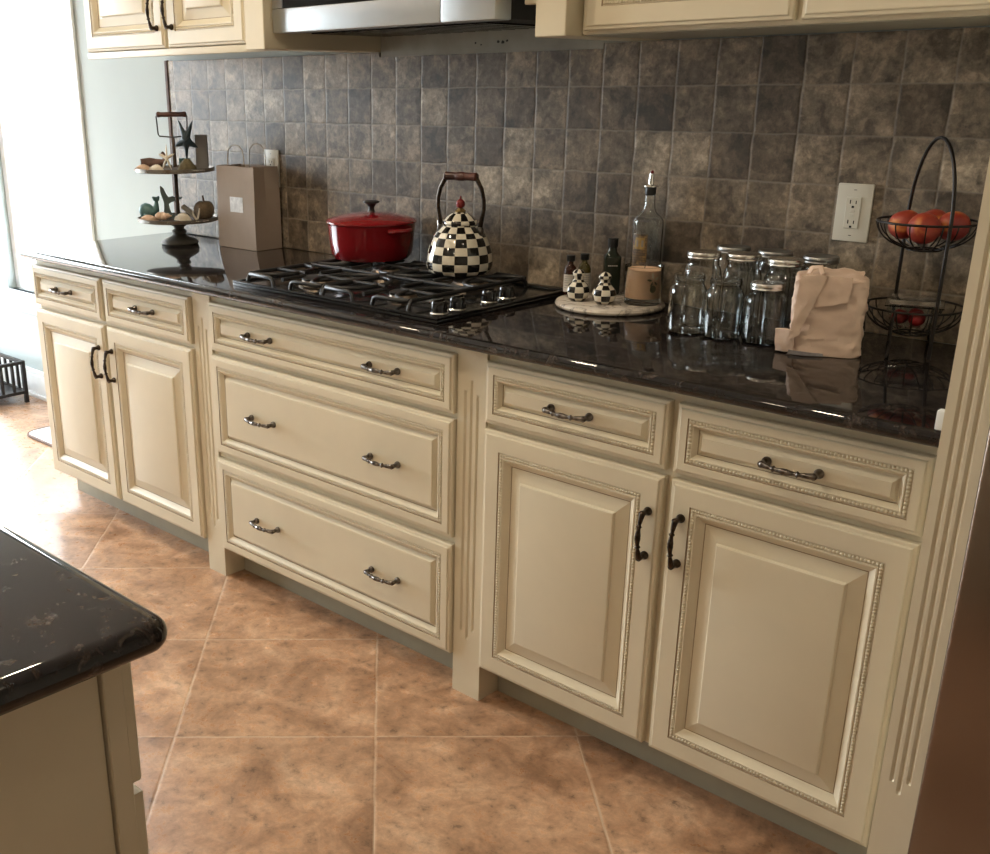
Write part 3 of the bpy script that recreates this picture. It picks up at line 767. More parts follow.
# candle
t = thing('jar_candle', 'peach wax candle in a clear glass tumbler with pressed star', 'candle', (.232, -.128, TZ0), math.radians(40))
bm = bm_new(); lathe(bm, [(.040, 0), (.043, .002), (.045, .02), (.0465, .092), (.0455, .0925), (.0440, .090), (.0425, .016), (.0, .014)], n=48, caps=False)
bm.faces.new([v for v in bm.verts if v.co.z < 1e-7][::-1]); obj('tumbler', bm, 'glass', t)
bm = bm_new(); lathe(bm, [(.0415, .0165), (.0420, .030), (.0430, .084), (0, .083)], n=48, caps=False)
bm.faces.new([v for v in bm.verts if abs(v.co.z-.0165) < 1e-6][::-1]); w = obj('wax', bm, 'wax', t)
bm = bm_new(); tube(bm, [(0, 0, .083), (.001, 0, .089), (.002, .001, .092)], .0009, 6); obj('wick', bm, 'capblack', w)
bm = bm_new()
def onsurf(a, z, r=.0475): return Vector((r*math.cos(a), r*math.sin(a), z))
A0 = -PI*.50 + .36
for k in range(5):
    th = 2*PI*k/5 + .5
    ring = []
    for s, wd in ((.15, .0), (.5, .0026), (.8, .0022), (1., .0003)):
        ln = (.016 if k != 1 else .020)*s
        for sg in (-1, 1):
            dx = ln*math.cos(th) - sg*wd*math.sin(th); dz = ln*math.sin(th) + sg*wd*math.cos(th)
            ring.append(bm.verts.new(onsurf(A0+dx/.0475, .062+dz)))
    for q in range(3):
        f = bm.faces.new((ring[2*q], ring[2*q+1], ring[2*q+3], ring[2*q+2])); f.material_index = 1 if k in (0, 1) else 0
ff = [bm.verts.new(onsurf(A0+.008*math.cos(q)/.0475, .042+.009*math.sin(q))) for q in [2*PI*i/16 for i in range(16)]]
bm.faces.new(ff)
obj('pressed_star', bm, ['leaf', 'cream2'], t)
# oil bottle
t = thing('oil_bottle', 'tall clear glass oil bottle with pour spout and town picture label', 'bottle', (.186, -.051, TZ0), math.radians(36))
bm = bm_new()
outer = smoothprof([(.034, 0), (.037, .004), (.037, .060), (.037, .120), (.037, .178), (.033, .194), (.019, .207), (.0135, .222), (.0125, .248)], 44)
inner = [(max(r-.0025, .001), max(z, .006)) for r, z in outer][::-1]
lathe(bm, outer + inner[:-1] + [(0, .006)], n=36, caps=False); bm.faces.new([v for v in bm.verts if v.co.z < 1e-7][::-1])
obj('bottle_body', bm, 'glass', t, smooth=60)
bm = bm_new(); q = .0374; A = -PI*.5-1.15; W_ = 1.1
for k in range(14):
    a0, a1 = A + W_*k/14, A + W_*(k+1)/14
    bm.faces.new([bm.verts.new(p) for p in ((q*math.cos(a0), q*math.sin(a0), .045), (q*math.cos(a1), q*math.sin(a1), .045), (q*math.cos(a1), q*math.sin(a1), .158), (q*math.cos(a0), q*math.sin(a0), .158))])
lb = obj('picture_label', bm, 'town', t)
bm = bm_new(); q = .0378
def patch(a0, a1, z0, z1, mi):
    n = 4
    for k in range(n):
        b0, b1 = a0+(a1-a0)*k/n, a0+(a1-a0)*(k+1)/n
        f = bm.faces.new([bm.verts.new(p) for p in ((q*math.cos(b0), q*math.sin(b0), z0), (q*math.cos(b1), q*math.sin(b1), z0), (q*math.cos(b1), q*math.sin(b1), z1), (q*math.cos(b0), q*math.sin(b0), z1))]); f.material_index = mi
patch(A+.25, A+.95, .122, .150, 0)
q = .0381
for a in (.36, .72): patch(A+a, A+a+.14, .128, .144, 1)
obj('label_picture', bm, ['ochre', 'ink'], lb)
bm = bm_new(); lathe(bm, [(.0110, .2485), (.0135, .252), (.0135, .268)], n=20); obj('stopper', bm, 'capblack', t)
bm = bm_new(); lathe(bm, [(.018, .2685), (.018, .2715), (.007, .274), (.006, .293), (.0045, .300)], n=20)
obj('pour_spout', bm, 'silver', t)
bm = bm_new(); lathe(bm, [(.0046, .3002), (.0040, .306), (0, .3075)], n=12); obj('spout_cap', bm, 'cherry', t)

# ------------------------------------------------------------------ canning jars
def jar(x, y, h, r, lidmat, label):
    t = thing('canning_jar', label, 'jar', (x, y, ZT+.0005), random.uniform(0, 1), 'glass canning jars on the worktop')
    nr = .0325 if h < .15 else .0345
    o = smoothprof([(r*.80, 0), (r*.95, .004), (r, .014), (r, h*.30), (r, h*.55), (r, h*.68), (r*.95, h*.76), (nr*1.0, h*.83), (nr*.97, h*.87), (nr, h*.9), (nr, h)], 44)
    inn = [(max(a-.0024, .001), max(b_, .005)) for a, b_ in o][::-1]
    bm = bm_new(); prof = o + inn[:-1] + [(0, .0055)]
    lathe(bm, prof, n=40, caps=False); bm.faces.new([v for v in bm.verts if v.co.z < 1e-7][::-1])
    obj('jar_glass', bm, 'glass', t, smooth=60)
    # thread beads of the neck
    if not lidmat:
        bm = bm_new()
        for z in (h*.90, h*.945): tube(bm, [((nr+.0008)*math.cos(q), (nr+.0008)*math.sin(q), z) for q in [2*PI*k/36 for k in range(36)]], .0011, 6, closed=True)
        obj('screw_thread', bm, 'glass', t)
    else:
        bm = bm_new(); lr = nr+.0022
        lathe(bm, [(lr, h-.0125), (lr+.001, h-.011), (lr, h-.008), (lr+.001, h-.005), (lr, h-.001), (lr-.001, h+.001), (lr-.0045, h+.0015), (lr-.006, h+.0005), (0, h+.0006)], n=40, caps=False)
        obj('jar_lid', bm, lidmat, t)
PT, QT = .128, .164
jar(.441, -.283, PT, .0400, None, 'small open glass jar at the left end of the front row')
jar(.524, -.276, PT, .0405, None, 'small open glass jar in the middle of the front row')
jar(.612, -.264, PT-.002, .0430, 'zinc', 'small lidded glass jar right in the front row beside the white bag')
jar(.420, -.190, QT, .0415, 'zinc', 'tall silver lidded jar directly behind the left open jar')
jar(.500, -.160, QT, .0415, 'zinc', 'tall silver lidded jar at the centre, behind the middle open jar')
jar(.602, -.172, QT, .0425, 'zinc', 'tall silver lidded jar directly left of the white bag top')
jar(.427, -.070, QT, .0405, 'graylid', 'tall grey lidded jar against the tiles, left one of the back row')
jar(.530, -.074, QT, .0400, 'graylid', 'tall grey lidded jar against the tiles, middle one of the back row')
jar(.640, -.085, QT, .0420, 'graylid', 'tall grey lidded jar against the tiles, directly behind the white bag')

# ------------------------------------------------------------------ folded white bag
t = thing('folded_bag', 'crumpled pinkish white bag folded over, between the jars and the fruit basket', 'bag', (.745, -.262, ZT+.0012), math.radians(22))
def crumple(p, s=.004, f=34):
    n = noise.noise_vector(Vector(p)*f); n2 = noise.noise_vector(Vector(p)*f*2.7+Vector((5,5,5)))
    # ridged
    return Vector(p) + Vector((abs(n.x)-.25, abs(n.y)-.25, n.z*.6))*s*1.6 + n2*s*.35
bm = bm_new(); NZ, NA = 34, 72; rings = []
for j in range(NZ+1):
    z = .168*j/NZ; q = j/NZ
    hx = .066 + .004*math.sin(q*2.4) - .003*q; hy = .044 - .006*q
    lean = -.003*q
    ring = []
    for i in range(NA):
        a = 2*PI*i/NA; c, s = math.cos(a), math.sin(a); e = .42
        x = hx*math.copysign(abs(c)**e, c); y = hy*math.copysign(abs(s)**e, s)
        p = Vector((x+lean, y, z))
        if j > 0: p = crumple(p, .006)
        if j == 1 and (abs(c) > .6): p.x += .004*math.copysign(1, c)
        p.z = max(p.z, 0.0)
        if j == 0: p.z = 0.
        if j > NZ-4: p.x *= 1-.03*(j-NZ+4)**1.4; p.y *= 1-.06*(j-NZ+4)**1.4; p.z -= .0010*(j-NZ+4)**2
        ring.append(bm.verts.new(p))
    rings.append(ring)
for j in range(NZ):
    for i in range(NA): bm.faces.new((rings[j][i], rings[j][(i+1)%NA], rings[j+1][(i+1)%NA], rings[j+1][i]))
bm.faces.new(rings[0][::-1]); cvt = bm.verts.new((0, 0, .160))
for i in range(NA): bm.faces.new((rings[-1][i], rings[-1][(i+1)%NA], cvt))
obj('bag_body', bm, 'bag', t, smooth=24)
def sheet(name, quad, nx, ny, th, amp=.0025, m='bag'):
    """quad: four corners (bl, br, tr, tl) of a crumpled sheet with thickness th toward -y"""
    bm = bm_new(); Q = [Vector(p) for p in quad]; G = [[], []]
    for side in (0, 1):
        for j in range(ny+1):
            row = []
            for i in range(nx+1):
                u, v = i/nx, j/ny
                p = (Q[0]*(1-u)+Q[1]*u)*(1-v) + (Q[3]*(1-u)+Q[2]*u)*v
                p = crumple(p, amp, 40); p.y -= th*side + .0035*math.sin(u*PI)*side*.6
                row.append(bm.verts.new(p))
            G[side].append(row)
    for side in (0, 1):
        for j in range(ny):
            for i in range(nx): bm.faces.new((G[side][j][i], G[side][j][i+1], G[side][j+1][i+1], G[side][j+1][i]))
    bd = [(j, 0) for j in range(ny)] + [(ny, i) for i in range(nx)] + [(j, nx) for j in range(ny, 0, -1)] + [(0, i) for i in range(nx, 0, -1)]
    for a, b_ in zip(bd, bd[1:]+bd[:1]): bm.faces.new((G[0][a[0]][a[1]], G[0][b_[0]][b_[1]], G[1][b_[0]][b_[1]], G[1][a[0]][a[1]]))
    return obj(name, bm, m, t, smooth=24)
sheet('folded_flap', [(-.028, -.0455, .098), (.034, -.0455, .112), (.036, -.0430, .160), (-.052, -.0430, .164)], 16, 10, .0035)
sheet('folded_strap', [(-.068, -.0470, .030), (-.050, -.0490, .044), (-.010, -.0480, .162), (-.058, -.0470, .160)], 8, 22, .0045)
sheet('folded_corner', [(-.092, -.026, .004), (-.055, -.036, .004), (-.058, -.044, .050), (-.098, -.030, .048)], 8, 8, .010, .004)
sheet('top_fold', [(-.058, -.035, .156), (.060, -.037, .152), (.052, .026, .163), (-.048, .030, .166)], 18, 10, -.006, .006)
bm = bm_new(); tube(bm, [(-.046, -.030, .160), (-.040, -.024, .172), (-.026, -.026, .174), (-.020, -.036, .162)], [.006, .007, .0065, .005], 8, flat=.45); obj('twisted_tip', bm, 'bag', t)
sheet('printed_hem', [(-.067, -.0475, .0005), (.000, -.0500, .0005), (.000, -.0485, .006), (-.066, -.0465, .009)], 14, 3, .0012, .001, 'bagprint')

# ------------------------------------------------------------------ two tier wire fruit basket
bc = (.859, -.125)
t = thing('wire_fruit_basket', 'two tier black wire fruit basket against the tiles', 'basket', (bc[0], bc[1], ZT))
def bowl(zr, r, depth, name):
    bm = bm_new(); n = 48
    def ring(rr, z, w, ): tube(bm, [(rr*math.cos(2*PI*k/n), rr*math.sin(2*PI*k/n), z) for k in range(n)], w, 8, closed=True)
    ring(r, zr, .0024); ring(r*.34, zr-depth, .0016)
    for k in range(20):
        a = 2*PI*k/20
        pts = [(r*math.cos(q)**.9*math.cos(a) if q < PI/2-.001 else 0, r*math.cos(q)**.9*math.sin(a) if q < PI/2-.001 else 0, zr - depth*math.sin(q)) for q in [ (PI/2-.34)*i/9 for i in range(10)]]
        tube(bm, pts, .0014, 6)
    for k in (0, 1, 2):
        a = k*PI/3; c, s = math.cos(a)*r*.34, math.sin(a)*r*.34
        tube(bm, [(-c, -s, zr-depth), (c, s, zr-depth)], .0014, 6)
    return obj(name, bm, 'ringmetal', t, smooth=60)
bowl(.259, .0925, .055, 'upper_bowl'); bowl(.091, .0925, .055, 'lower_bowl')
fd = Vector((.075, -.081, 0)).normalized()
bm = bm_new(); pts = []
hr = .0960
for z in (.003, .091, .15, .20, .259): pts.append((fd.x*hr, fd.y*hr, z))
for k in range(1, 16):
    a = PI*k/16; pts.append((fd.x*hr*math.cos(a), fd.y*hr*math.cos(a), .259+.158*math.sin(a)))
for z in (.259, .20,   .15, .091, .003): pts.append((-fd.x*hr, -fd.y*hr, z))
tube(bm, pts, .0035, 10); obj('carrying_hoop', bm, 'ringmetal', t, smooth=60)
for k in range(4):
    bm = bm_new(); a = math.atan2(fd.y, fd.x) + PI/4 + k*PI/2; c, s = math.cos(a), math.sin(a)
    tube(bm, [(c*r_, s*r_, z) for r_, z in ((.0925, .091), (.099, .060), (.095, .030), (.099, .010), (.105, .003))], .0026, 8)
    obj('wire_foot', bm, 'ringmetal', t, smooth=60)
def fruit(x, y, z, r, m, name, label, cat, group, rot):
    bm = bm_new(); n, h = 28, 16; rings = []
    for j in range(h+1):
        p = -PI/2 + PI*j/h
        ring = []
        for i in range(n):
            a = 2*PI*i/n
            crease = 1 - .05*math.exp(-(((a+PI) % (2*PI) - PI)/.22)**2)*math.cos(p)
            dim = 1 - .10*math.exp(-((p-PI/2)/.35)**2)
            ring.append((r*math.cos(p)*math.cos(a)*crease, r*math.cos(p)*math.sin(a)*crease, r*.94*math.sin(p)*dim))
        rings.append([bm.verts.new(q) for q in ring] if 0 < j < h else [bm.verts.new(ring[0])])
    for j in range(h):
        A_, B_ = rings[j], rings[j+1]
        for i in range(n):
            k = (i+1) % n
            if len(A_) == 1: bm.faces.new((A_[0], B_[k], B_[i]))
            elif len(B_) == 1: bm.faces.new((A_[i], A_[k], B_[0]))
            else: bm.faces.new((A_[i], A_[k], B_[k], B_[i]))
    return tag(obj(name, bm, m, loc=(x, y, z), rot=rot, smooth=80), label, cat, group)
UZ = ZT+.259-.055
fruit(bc[0]-.040, bc[1]-.010, UZ+.047, .0305, 'peach', 'nectarine', 'yellow blushed nectarine at the left of the upper wire bowl', 'fruit', 'nectarines in the upper wire bowl', (.3, .2, 4.0))
fruit(bc[0]+.010, bc[1]-.046, UZ+.046, .0305, 'peach', 'nectarine', 'red and yellow nectarine at the front of the upper wire bowl', 'fruit', 'nectarines in the upper wire bowl', (1.0, -.4, 1.0))
fruit(bc[0]+.044, bc[1]+.010, UZ+.048, .0305, 'peach', 'nectarine', 'deep red nectarine at the right of the upper wire bowl', 'fruit', 'nectarines in the upper wire bowl', (.2, .5, 2.6))
fruit(bc[0]-.006, bc[1]+.044, UZ+.047, .0295, 'peach', 'nectarine', 'red nectarine at the back of the upper wire bowl', 'fruit', 'nectarines in the upper wire bowl', (.5, 0, 5.2))
# plastic clamshell in the lower bowl
LZ = ZT+.091-.055
t2 = thing('plastic_clamshell', 'clear plastic fruit box in the lower wire bowl', 'container', (bc[0]+.0, bc[1], LZ+.016), .32)
bm = bm_new()
def pbox(bm, hx0, hy0, hx1, hy1, z0, z1, th=.0008):
    o_ = [(-1,-1),(1,-1),(1,1),(-1,1)]
    A_ = [bm.verts.new((a*hx0, b_*hy0, z0)) for a, b_ in o_]; B_ = [bm.verts.new((a*hx1, b_*hy1, z1)) for a, b_ in o_]
    C_ = [bm.verts.new((a*(hx0-th), b_*(hy0-th), z0+th)) for a, b_ in o_]; D_ = [bm.verts.new((a*(hx1-th), b_*(hy1-th), z1)) for a, b_ in o_]
    bm.faces.new(A_[::-1]); bm.faces.new(C_)
    for k in range(4):
        q = (k+1) % 4
        bm.faces.new((A_[k], A_[q], B_[q], B_[k])); bm.faces.new((C_[q], C_[k], D_[k], D_[q])); bm.faces.new((B_[k], B_[q], D_[q], D_[k]))
pbox(bm, .036, .030, .050, .042, .0, .042); obj('box_base', bm, 'glass', t2)
bm = bm_new(); bbox(bm, -.054, .054, -.046, .046, .0425, .0445, .0008, 1); bbox(bm, -.046, .046, -.038, .038, .045, .056, .004, 2); obj('box_lid', bm, 'glass', t2)
M['redfruit'] = mat('red_fruit', (.30, .012, .012), .35, var=.3, vscale=30)
for dx, dy, lab in ((-.020, -.014, 'left'), (.014, -.018, 'right'), (.0, .016, 'rear')):
    fruit(bc[0]+dx, bc[1]+dy, LZ+.0335, .0160, 'redfruit', 'red_plum', 'small red fruit at the %s inside the clear plastic box' % lab, 'fruit', 'red fruit in the plastic box', (0, .3, 3*dx*100))

# ------------------------------------------------------------------ brown paper bag
t = thing('paper_gift_bag', 'brown kraft paper bag with white tag standing by the tiles', 'bag', (-1.365, -.080, ZT+.0005))
bm = bm_new(); w, dd, h = .104, .056, .272
A_ = [(-w, -dd), (w, -dd), (w, dd), (-w, dd)]
lv = [(0, 1, 1, 0), (.10, .995, 1., 0), (.11, .996, 1., 0), (.20, .985, .97, 0), (h, .97, .93, 0)]
rings = []
for z, sx, sy, _ in lv:
    ring = []
    for (x0, y0), (x1, y1), side in ((A_[0], A_[1], 0), (A_[1], A_[2], 1), (A_[2], A_[3], 0), (A_[3], A_[0], 1)):
        for k in range(4):
            u = k/4; x, y = x0+(x1-x0)*u, y0+(y1-y0)*u
            if side: x -= math.copysign(.012*(z/h)**1.5*(1-abs(2*u-1)), x)
            if z > .001: x += noise.noise(Vector((x, y, z))*17)*.003
            ring.append(bm.verts.new((x*sx, y*sy, z + (.003*noise.noise(Vector((x*30, y*30, 3))) if z == h else 0))))
    rings.append(ring)
n = len(rings[0])
for a, b_ in zip(rings, rings[1:]):
    for k in range(n): bm.faces.new((a[k], a[(k+1)%n], b_[(k+1)%n], b_[k]))
inn = [[bm.verts.new((v.co.x*.988, v.co.y*.98, max(v.co.z, .0015))) for v in ring] for ring in rings]
for a, b_ in zip(inn, inn[1:]):
    for k in range(n): bm.faces.new((a[(k+1)%n], a[k], b_[k], b_[(k+1)%n]))
for k in range(n): bm.faces.new((rings[-1][k], rings[-1][(k+1)%n], inn[-1][(k+1)%n], inn[-1][k]))
bm.faces.new(rings[0][::-1]); bm.faces.new(inn[0])
obj('bag_body', bm, 'kraft', t, smooth=12)
bm = bm_new(); box(bm, -.030, .040, -.0562, -.0556, .122, .172); obj('white_tag', bm, 'tag', t)
for yy in (-.046, .046):
    bm = bm_new(); tube(bm, [(-.045, yy, .262), (-.044, yy, .300), (-.038, yy, .325), (-.02, yy, .338), (0, yy, .341), (.02, yy, .338), (.038, yy, .325), (.044, yy, .300), (.045, yy, .262)], .0016, 6); obj('twine_handle', bm, 'twine', t)

# ------------------------------------------------------------------ tiered stand with seaside ornaments
SX, SY = -1.622, -.196
t = thing('tiered_stand', 'two tier round tray stand with turned foot and wooden handle', 'stand', (SX, SY, ZT+.0004))
bm = bm_new(); lathe(bm, [(.064, 0), (.067, .004), (.062, .012), (.046, .020), (.030, .026), (.022, .034), (.026, .040), (.026, .046), (.017, .052), (.020, .060), (.027, .063), (.018, .068), (.024, .076), (.034, .079)], n=40); obj('turned_foot', bm, 'standgrey', t)
for z0, nm, rr in ((.0795, 'lower_tray', .142), (.248, 'upper_tray', .137)):
    bm = bm_new(); lathe(bm, [(rr-.006, 0), (rr, .002), (rr, .014), (rr-.004, .014), (rr-.005, .006), (0, .006)], n=64, caps=False, mf=lambda j, i: 1 if j == 4 else 0)
    bm.faces.new([v for v in bm.verts if abs(v.co.z) < 1e-7][::-1]).material_index = 1
    bmesh.ops.translate(bm, verts=bm.verts, vec=(0, 0, z0))
    tr = obj(nm, bm, ['zincstand', 'standwood'], t)
    for sgn in ((1, 0), ):
        pass
    for k in range(12):
        a = 2*PI*k/12 + .2; bm = bm_new(); lathe(bm, [(.0028, 0), (.0022, .0012), (0, .0016)], n=8, caps=False)
        obj('rivet', bm, 'silver', tr, loc=(rr*math.cos(a), rr*math.sin(a), z0+.008), rot=(0, PI/2, a))
    bm = bm_new()
    for sd in (-1, 1):
        tube(bm, [(sd*(rr-.001)*math.cos(a)*1.0, (rr-.001)*math.sin(a), z0+.010) if False else (sd*(rr+.004+.010*math.cos(a*3.2)), .03*math.sin(a*1.7), z0+.010) for a in [-.6+.12*k for k in range(11)]], .0022, 6)
    obj('tray_ear', bm, 'silver', tr)
bm = bm_new(); lathe(bm, [(.0075, .086), (.0075, .247)], n=16); lathe(bm, [(.0075, .2625), (.0070, .355), (.003, .365)], n=16); obj('centre_post', bm, 'standwood', t)
bm = bm_new(); dxy = Vector((.70, .71, 0)); e = .050
def rp(a, z): return (dxy.x*a, dxy.y*a, z)
tube(bm, [rp(-.050, .436), rp(-.053, .430), rp(-.050, .372), rp(-.046, .366), rp(0, .362), rp(.046, .366), rp(.050, .372), rp(.053, .430), rp(.050, .436)], .0024, 8)
h_ = obj('wire_bail', bm, 'ringmetal', t)
bm = bm_new(); tube(bm, [rp(x, .437) for x in (-.052, -.048, -.042, -.036, 0, .036, .042, .048, .052)], [.006, .0095, .0095, .0078, .0085, .0078, .0095, .0095, .006], 14); obj('wooden_grip', bm, 'wood', h_)
LT = ZT+.0004+.0795+.0064; UT = ZT+.0004+.248+.0064
Rv = Vector((.713, .701, 0)); Fv = Vector((.701, -.713, 0))     # along the tray face and toward the room
def sp_(a, f, z): return (SX+Rv.x*a+Fv.x*f, SY+Rv.y*a+Fv.y*f, z)
RZ = math.atan2(Rv.y, Rv.x)
def starfish(R_, th, arms=5, thin=.30, tall=None):
    bm = bm_new(); n = arms*8; top, mid, bot = [], [], []
    for k in range(n):
        a = 2*PI*k/n + PI/2; ph = (k % 8)/8; f = abs(2*ph-1)          # 1 at arm tip
        r = R_*(thin + (1-thin)*f**2.4)
        if tall and k//8 % arms in tall: r *= 1.0
        x, z = r*math.cos(a), r*math.sin(a)
        mid.append(bm.verts.new((x, 0, z))); top.append(bm.verts.new((x*.72, -th*(.35+.65*(1-f)), z*.72))); bot.append(bm.verts.new((x*.72, th*(.35+.65*(1-f)), z*.72)))
    ct, cb_ = bm.verts.new((0, -th*1.25, 0)), bm.verts.new((0, th*1.25, 0))
    for k in range(n):
        q = (k+1) % n
        bm.faces.new((mid[k], mid[q], top[q], top[k])); bm.faces.new((top[k], top[q], ct)); bm.faces.new((mid[q], mid[k], bot[k], bot[q])); bm.faces.new((bot[q], bot[k], cb_))
    return bm
def shell(r, ln, ribs=9):
    """scallop like fan shell, domed"""
    bm = bm_new(); nA, nR = ribs*4, 6; rows = []
    for j in range(nR+1):
        q = j/nR; row = []
        for i in range(nA+1):
            a = -1.15 + 2.3*i/nA; rb = 1+.05*math.cos(i*PI/2)
            row.append((q*ln*math.sin(a)*rb, q*ln*math.cos(a)*rb, r*math.sin(PI*min(q*.95+.05,1))**.7 * (1+.10*math.cos(i*PI/2)*q)*math.cos(a*.8)))
        rows.append(row)
    up_ = [[bm.verts.new(p) for p in row] for row in rows]; dn = [[bm.verts.new((p[0], p[1], 0.)) for p in row] for row in rows]
    for j in range(nR):
        for i in range(nA):
            bm.faces.new((up_[j][i], up_[j][i+1], up_[j+1][i+1], up_[j+1][i])); bm.faces.new((dn[j][i+1], dn[j][i], dn[j+1][i], dn[j+1][i+1]))
    for i in range(nA): bm.faces.new((up_[nR][i], up_[nR][i+1], dn[nR][i+1], dn[nR][i]))
    for j in range(nR):
        bm.faces.new((up_[j][0], up_[j+1][0], dn[j+1][0], dn[j][0])); bm.faces.new((up_[j+1][nA], up_[j][nA], dn[j][nA], dn[j+1][nA]))
    bmesh.ops.remove_doubles(bm, verts=bm.verts, dist=.0002)
    return bm
def conch(L_, r):
    bm = bm_new(); pts, rr = [], []
    for k in range(25):
        q = k/24; pts.append((-L_/2+L_*q, .003*math.sin(q*20), r*.95+.001*math.sin(q*9)))
        rr.append(max(.0015, r*(math.sin(PI*q**.75)**.8)*(1+.10*math.sin(q*34))))
    tube(bm, pts, rr, 14); 
    zmin = min(v.co.z for v in bm.verts); bmesh.ops.translate(bm, verts=bm.verts, vec=(0, 0, -zmin)); return bm
G1 = 'sea shells on the tiered stand'
tag(obj('sea_shell', shell(.020, .034), 'shell', loc=sp_(-.100, .045, UT+.0005), rot=(0, 0, RZ+.3)), 'pale round sea shell at the left of the upper tray', 'shell', G1)
tag(obj('sea_shell', shell(.020, .036, 7), 'shellw', loc=sp_(-.062, .066, UT+.0005), rot=(0, 0, RZ-.5)), 'pale ribbed sea shell left of the white starfish', 'shell', G1)
o = obj('starfish', starfish(.040, .005, thin=.20), 'shellw', loc=sp_(-.014, .062, UT+.0415), rot=(math.radians(-10), 0, RZ)); o.scale = (.75, 1, 1.25); tag(o, 'cream starfish leaning upright on the upper tray', 'starfish')
t = thing('starfish_ornament', 'dark blue starfish ornament on a mossy base, upper tray', 'ornament', sp_(.048, .030, UT+.0005), RZ)
bm = starfish(.070, .014, thin=.38)
for v in bm.verts:
    if v.co.z > .02 and abs(v.co.x) < .03: pass
    v.co.z += .099
bmesh.ops.rotate(bm, verts=bm.verts, cent=(0, 0, .092), matrix=Matrix.Rotation(math.radians(38), 3, 'Y'))
for v in bm.verts: v.co.x *= .62; v.co.z = .096 + (v.co.z-.096)*1.2 if v.co.z > .096 else v.co.z
obj('starfish_body', bm, 'navy', t, smooth=60)
bm = bm_new(); lathe(bm, [(.034, 0), (.032, .008), (.024, .020), (.014, .030), (.006, .036), (0, .037)], n=24, caps=False)
for v in bm.verts: v.co += noise.noise_vector(v.co*60)*.003 if v.co.z > .001 else Vector((0,0,0))
bm.faces.new([v for v in bm.verts if abs(v.co.z) < 1e-6][::-1]); obj('mossy_base', bm, 'moss', t)
# driftwood piece
bm = bm_new(); pts = [(-.060, 0, .018), (-.03, .004, .019), (0, 0, .018), (.022, -.003, .026), (.026, 0, .042), (.016, .002, .055)]
tube(bm, pts, [.016, .018, .016, .010, .008, .006], 10, flat=1.1)
for v in bm.verts: v.co += noise.noise_vector(v.co*45)*.004
zmin = min(v.co.z for v in bm.verts); bmesh.ops.translate(bm, verts=bm.verts, vec=(0, 0, -zmin))
tag(obj('driftwood', bm, 'drift', loc=sp_(-.055, .012, UT+.0005), rot=(0, 0, RZ)), 'dark brown driftwood piece behind the pale shells', 'driftwood')
# upright board and small pale block
bm = bm_new(); bbox(bm, -.022, .022, -.007, .007, 0, .114, .002, 1)
tag(obj('wooden_plaque', bm, 'slate', loc=sp_(.092, -.028, UT+.0005), rot=(0, 0, RZ)), 'plain grey upright plaque at the right of the upper tray', 'plaque')
bm = bm_new(); bbox(bm, -.020, .020, -.010, .010, 0, .036, .003, 2)
tag(obj('teal_block', bm, 'teal', loc=sp_(.030, -.032, UT+.0005), rot=(0, 0, RZ+.1)), 'small teal block behind the dark starfish ornament', 'ornament')
# lower tray: whale, tail, shells, pumpkin, note, wishbone
t = thing('whale_figurine', 'small teal whale figurine with raised tail, left of the lower tray', 'figurine', sp_(-.098, .022, LT+.0005), RZ)
bm = bm_new()
tube(bm, [(-.031, 0, .026), (-.024, 0, .026), (-.012, 0, .025), (.004, 0, .023), (.018, 0, .023), (.024, 0, .030), (.026, 0, .044), (.026, 0, .052)], [.006, .016, .021, .020, .015, .011, .007, .005], 14)
tube(bm, [(.014, 0, .060), (.020, 0, .056), (.026, 0, .053), (.032, 0, .056), (.036, 0, .062)], [.002, .006, .007, .006, .002], 8)
zmin = min(v.co.z for v in bm.verts); bmesh.ops.translate(bm, verts=bm.verts, vec=(0, 0, -zmin))
obj('whale_body', bm, 'teal', t, smooth=60); t.scale = (1.1, 1.1, 1.35)
bm = bm_new()
for s in (-1, 1): tube(bm, [(-.010, s*.017, .016), (-.004, s*.026, .010), (.002, s*.030, .006)], [.006, .005, .001], 8, flat=.5)
obj('fin', bm, 'teal', t)
bm = bm_new()
prof = [(-.030, 0), (.030, 0), (.028, .008), (.012, .016), (.006, .034), (.004, .048), (.016, .056), (.040, .060), (.056, .072), (.040, .074), (.018, .076), (.004, .072), (-.004, .084), (-.010, .100), (-.020, .110), (-.020, .092), (-.016, .074), (-.010, .056), (-.010, .034), (-.014, .016), (-.028, .008)]
extrude_poly(bm, prof, -.008, .008)
tag(obj('whale_tail_sculpture', bm, 'greyteal', loc=sp_(-.040, -.020, LT+.0005), rot=(0, 0, RZ)), 'grey green whale tail sculpture rising beside the post, lower tray', 'sculpture')
tag(obj('sea_shell', shell(.020, .038), 'shell', loc=sp_(-.090, .074, LT+.0005), rot=(0, 0, RZ+.2)), 'rounded pink shell at the left front of the lower tray', 'shell', G1)
tag(obj('sea_shell', conch(.058, .014), 'shell', loc=sp_(-.038, .070, LT+.0015), rot=(0, 0, RZ)), 'long spindle shaped pink shell, lower tray front', 'shell', G1)
tag(obj('sea_shell', shell(.026, .038, 8), 'shellw', loc=sp_(.020, .070, LT+.0005), rot=(0, 0, RZ-.4)), 'pale peach shell right of the spindle shell', 'shell', G1)
t = thing('burlap_pumpkin', 'brown burlap pumpkin with stem at the right of the lower tray', 'ornament', sp_(.094, .005, LT+.0005), RZ)
bm = bm_new()
c = smoothprof([(.010, 0), (.026, .003), (.036, .022), (.034, .046), (.020, .060), (.004, .056)], 18)
rings = []
for (r_, z) in c: rings.append([bm.verts.new((r_*(1-.07*abs(math.cos(4*2*PI*i/48)))*math.cos(2*PI*i/48), r_*(1-.07*abs(math.cos(4*2*PI*i/48)))*math.sin(2*PI*i/48), z)) for i in range(48)])
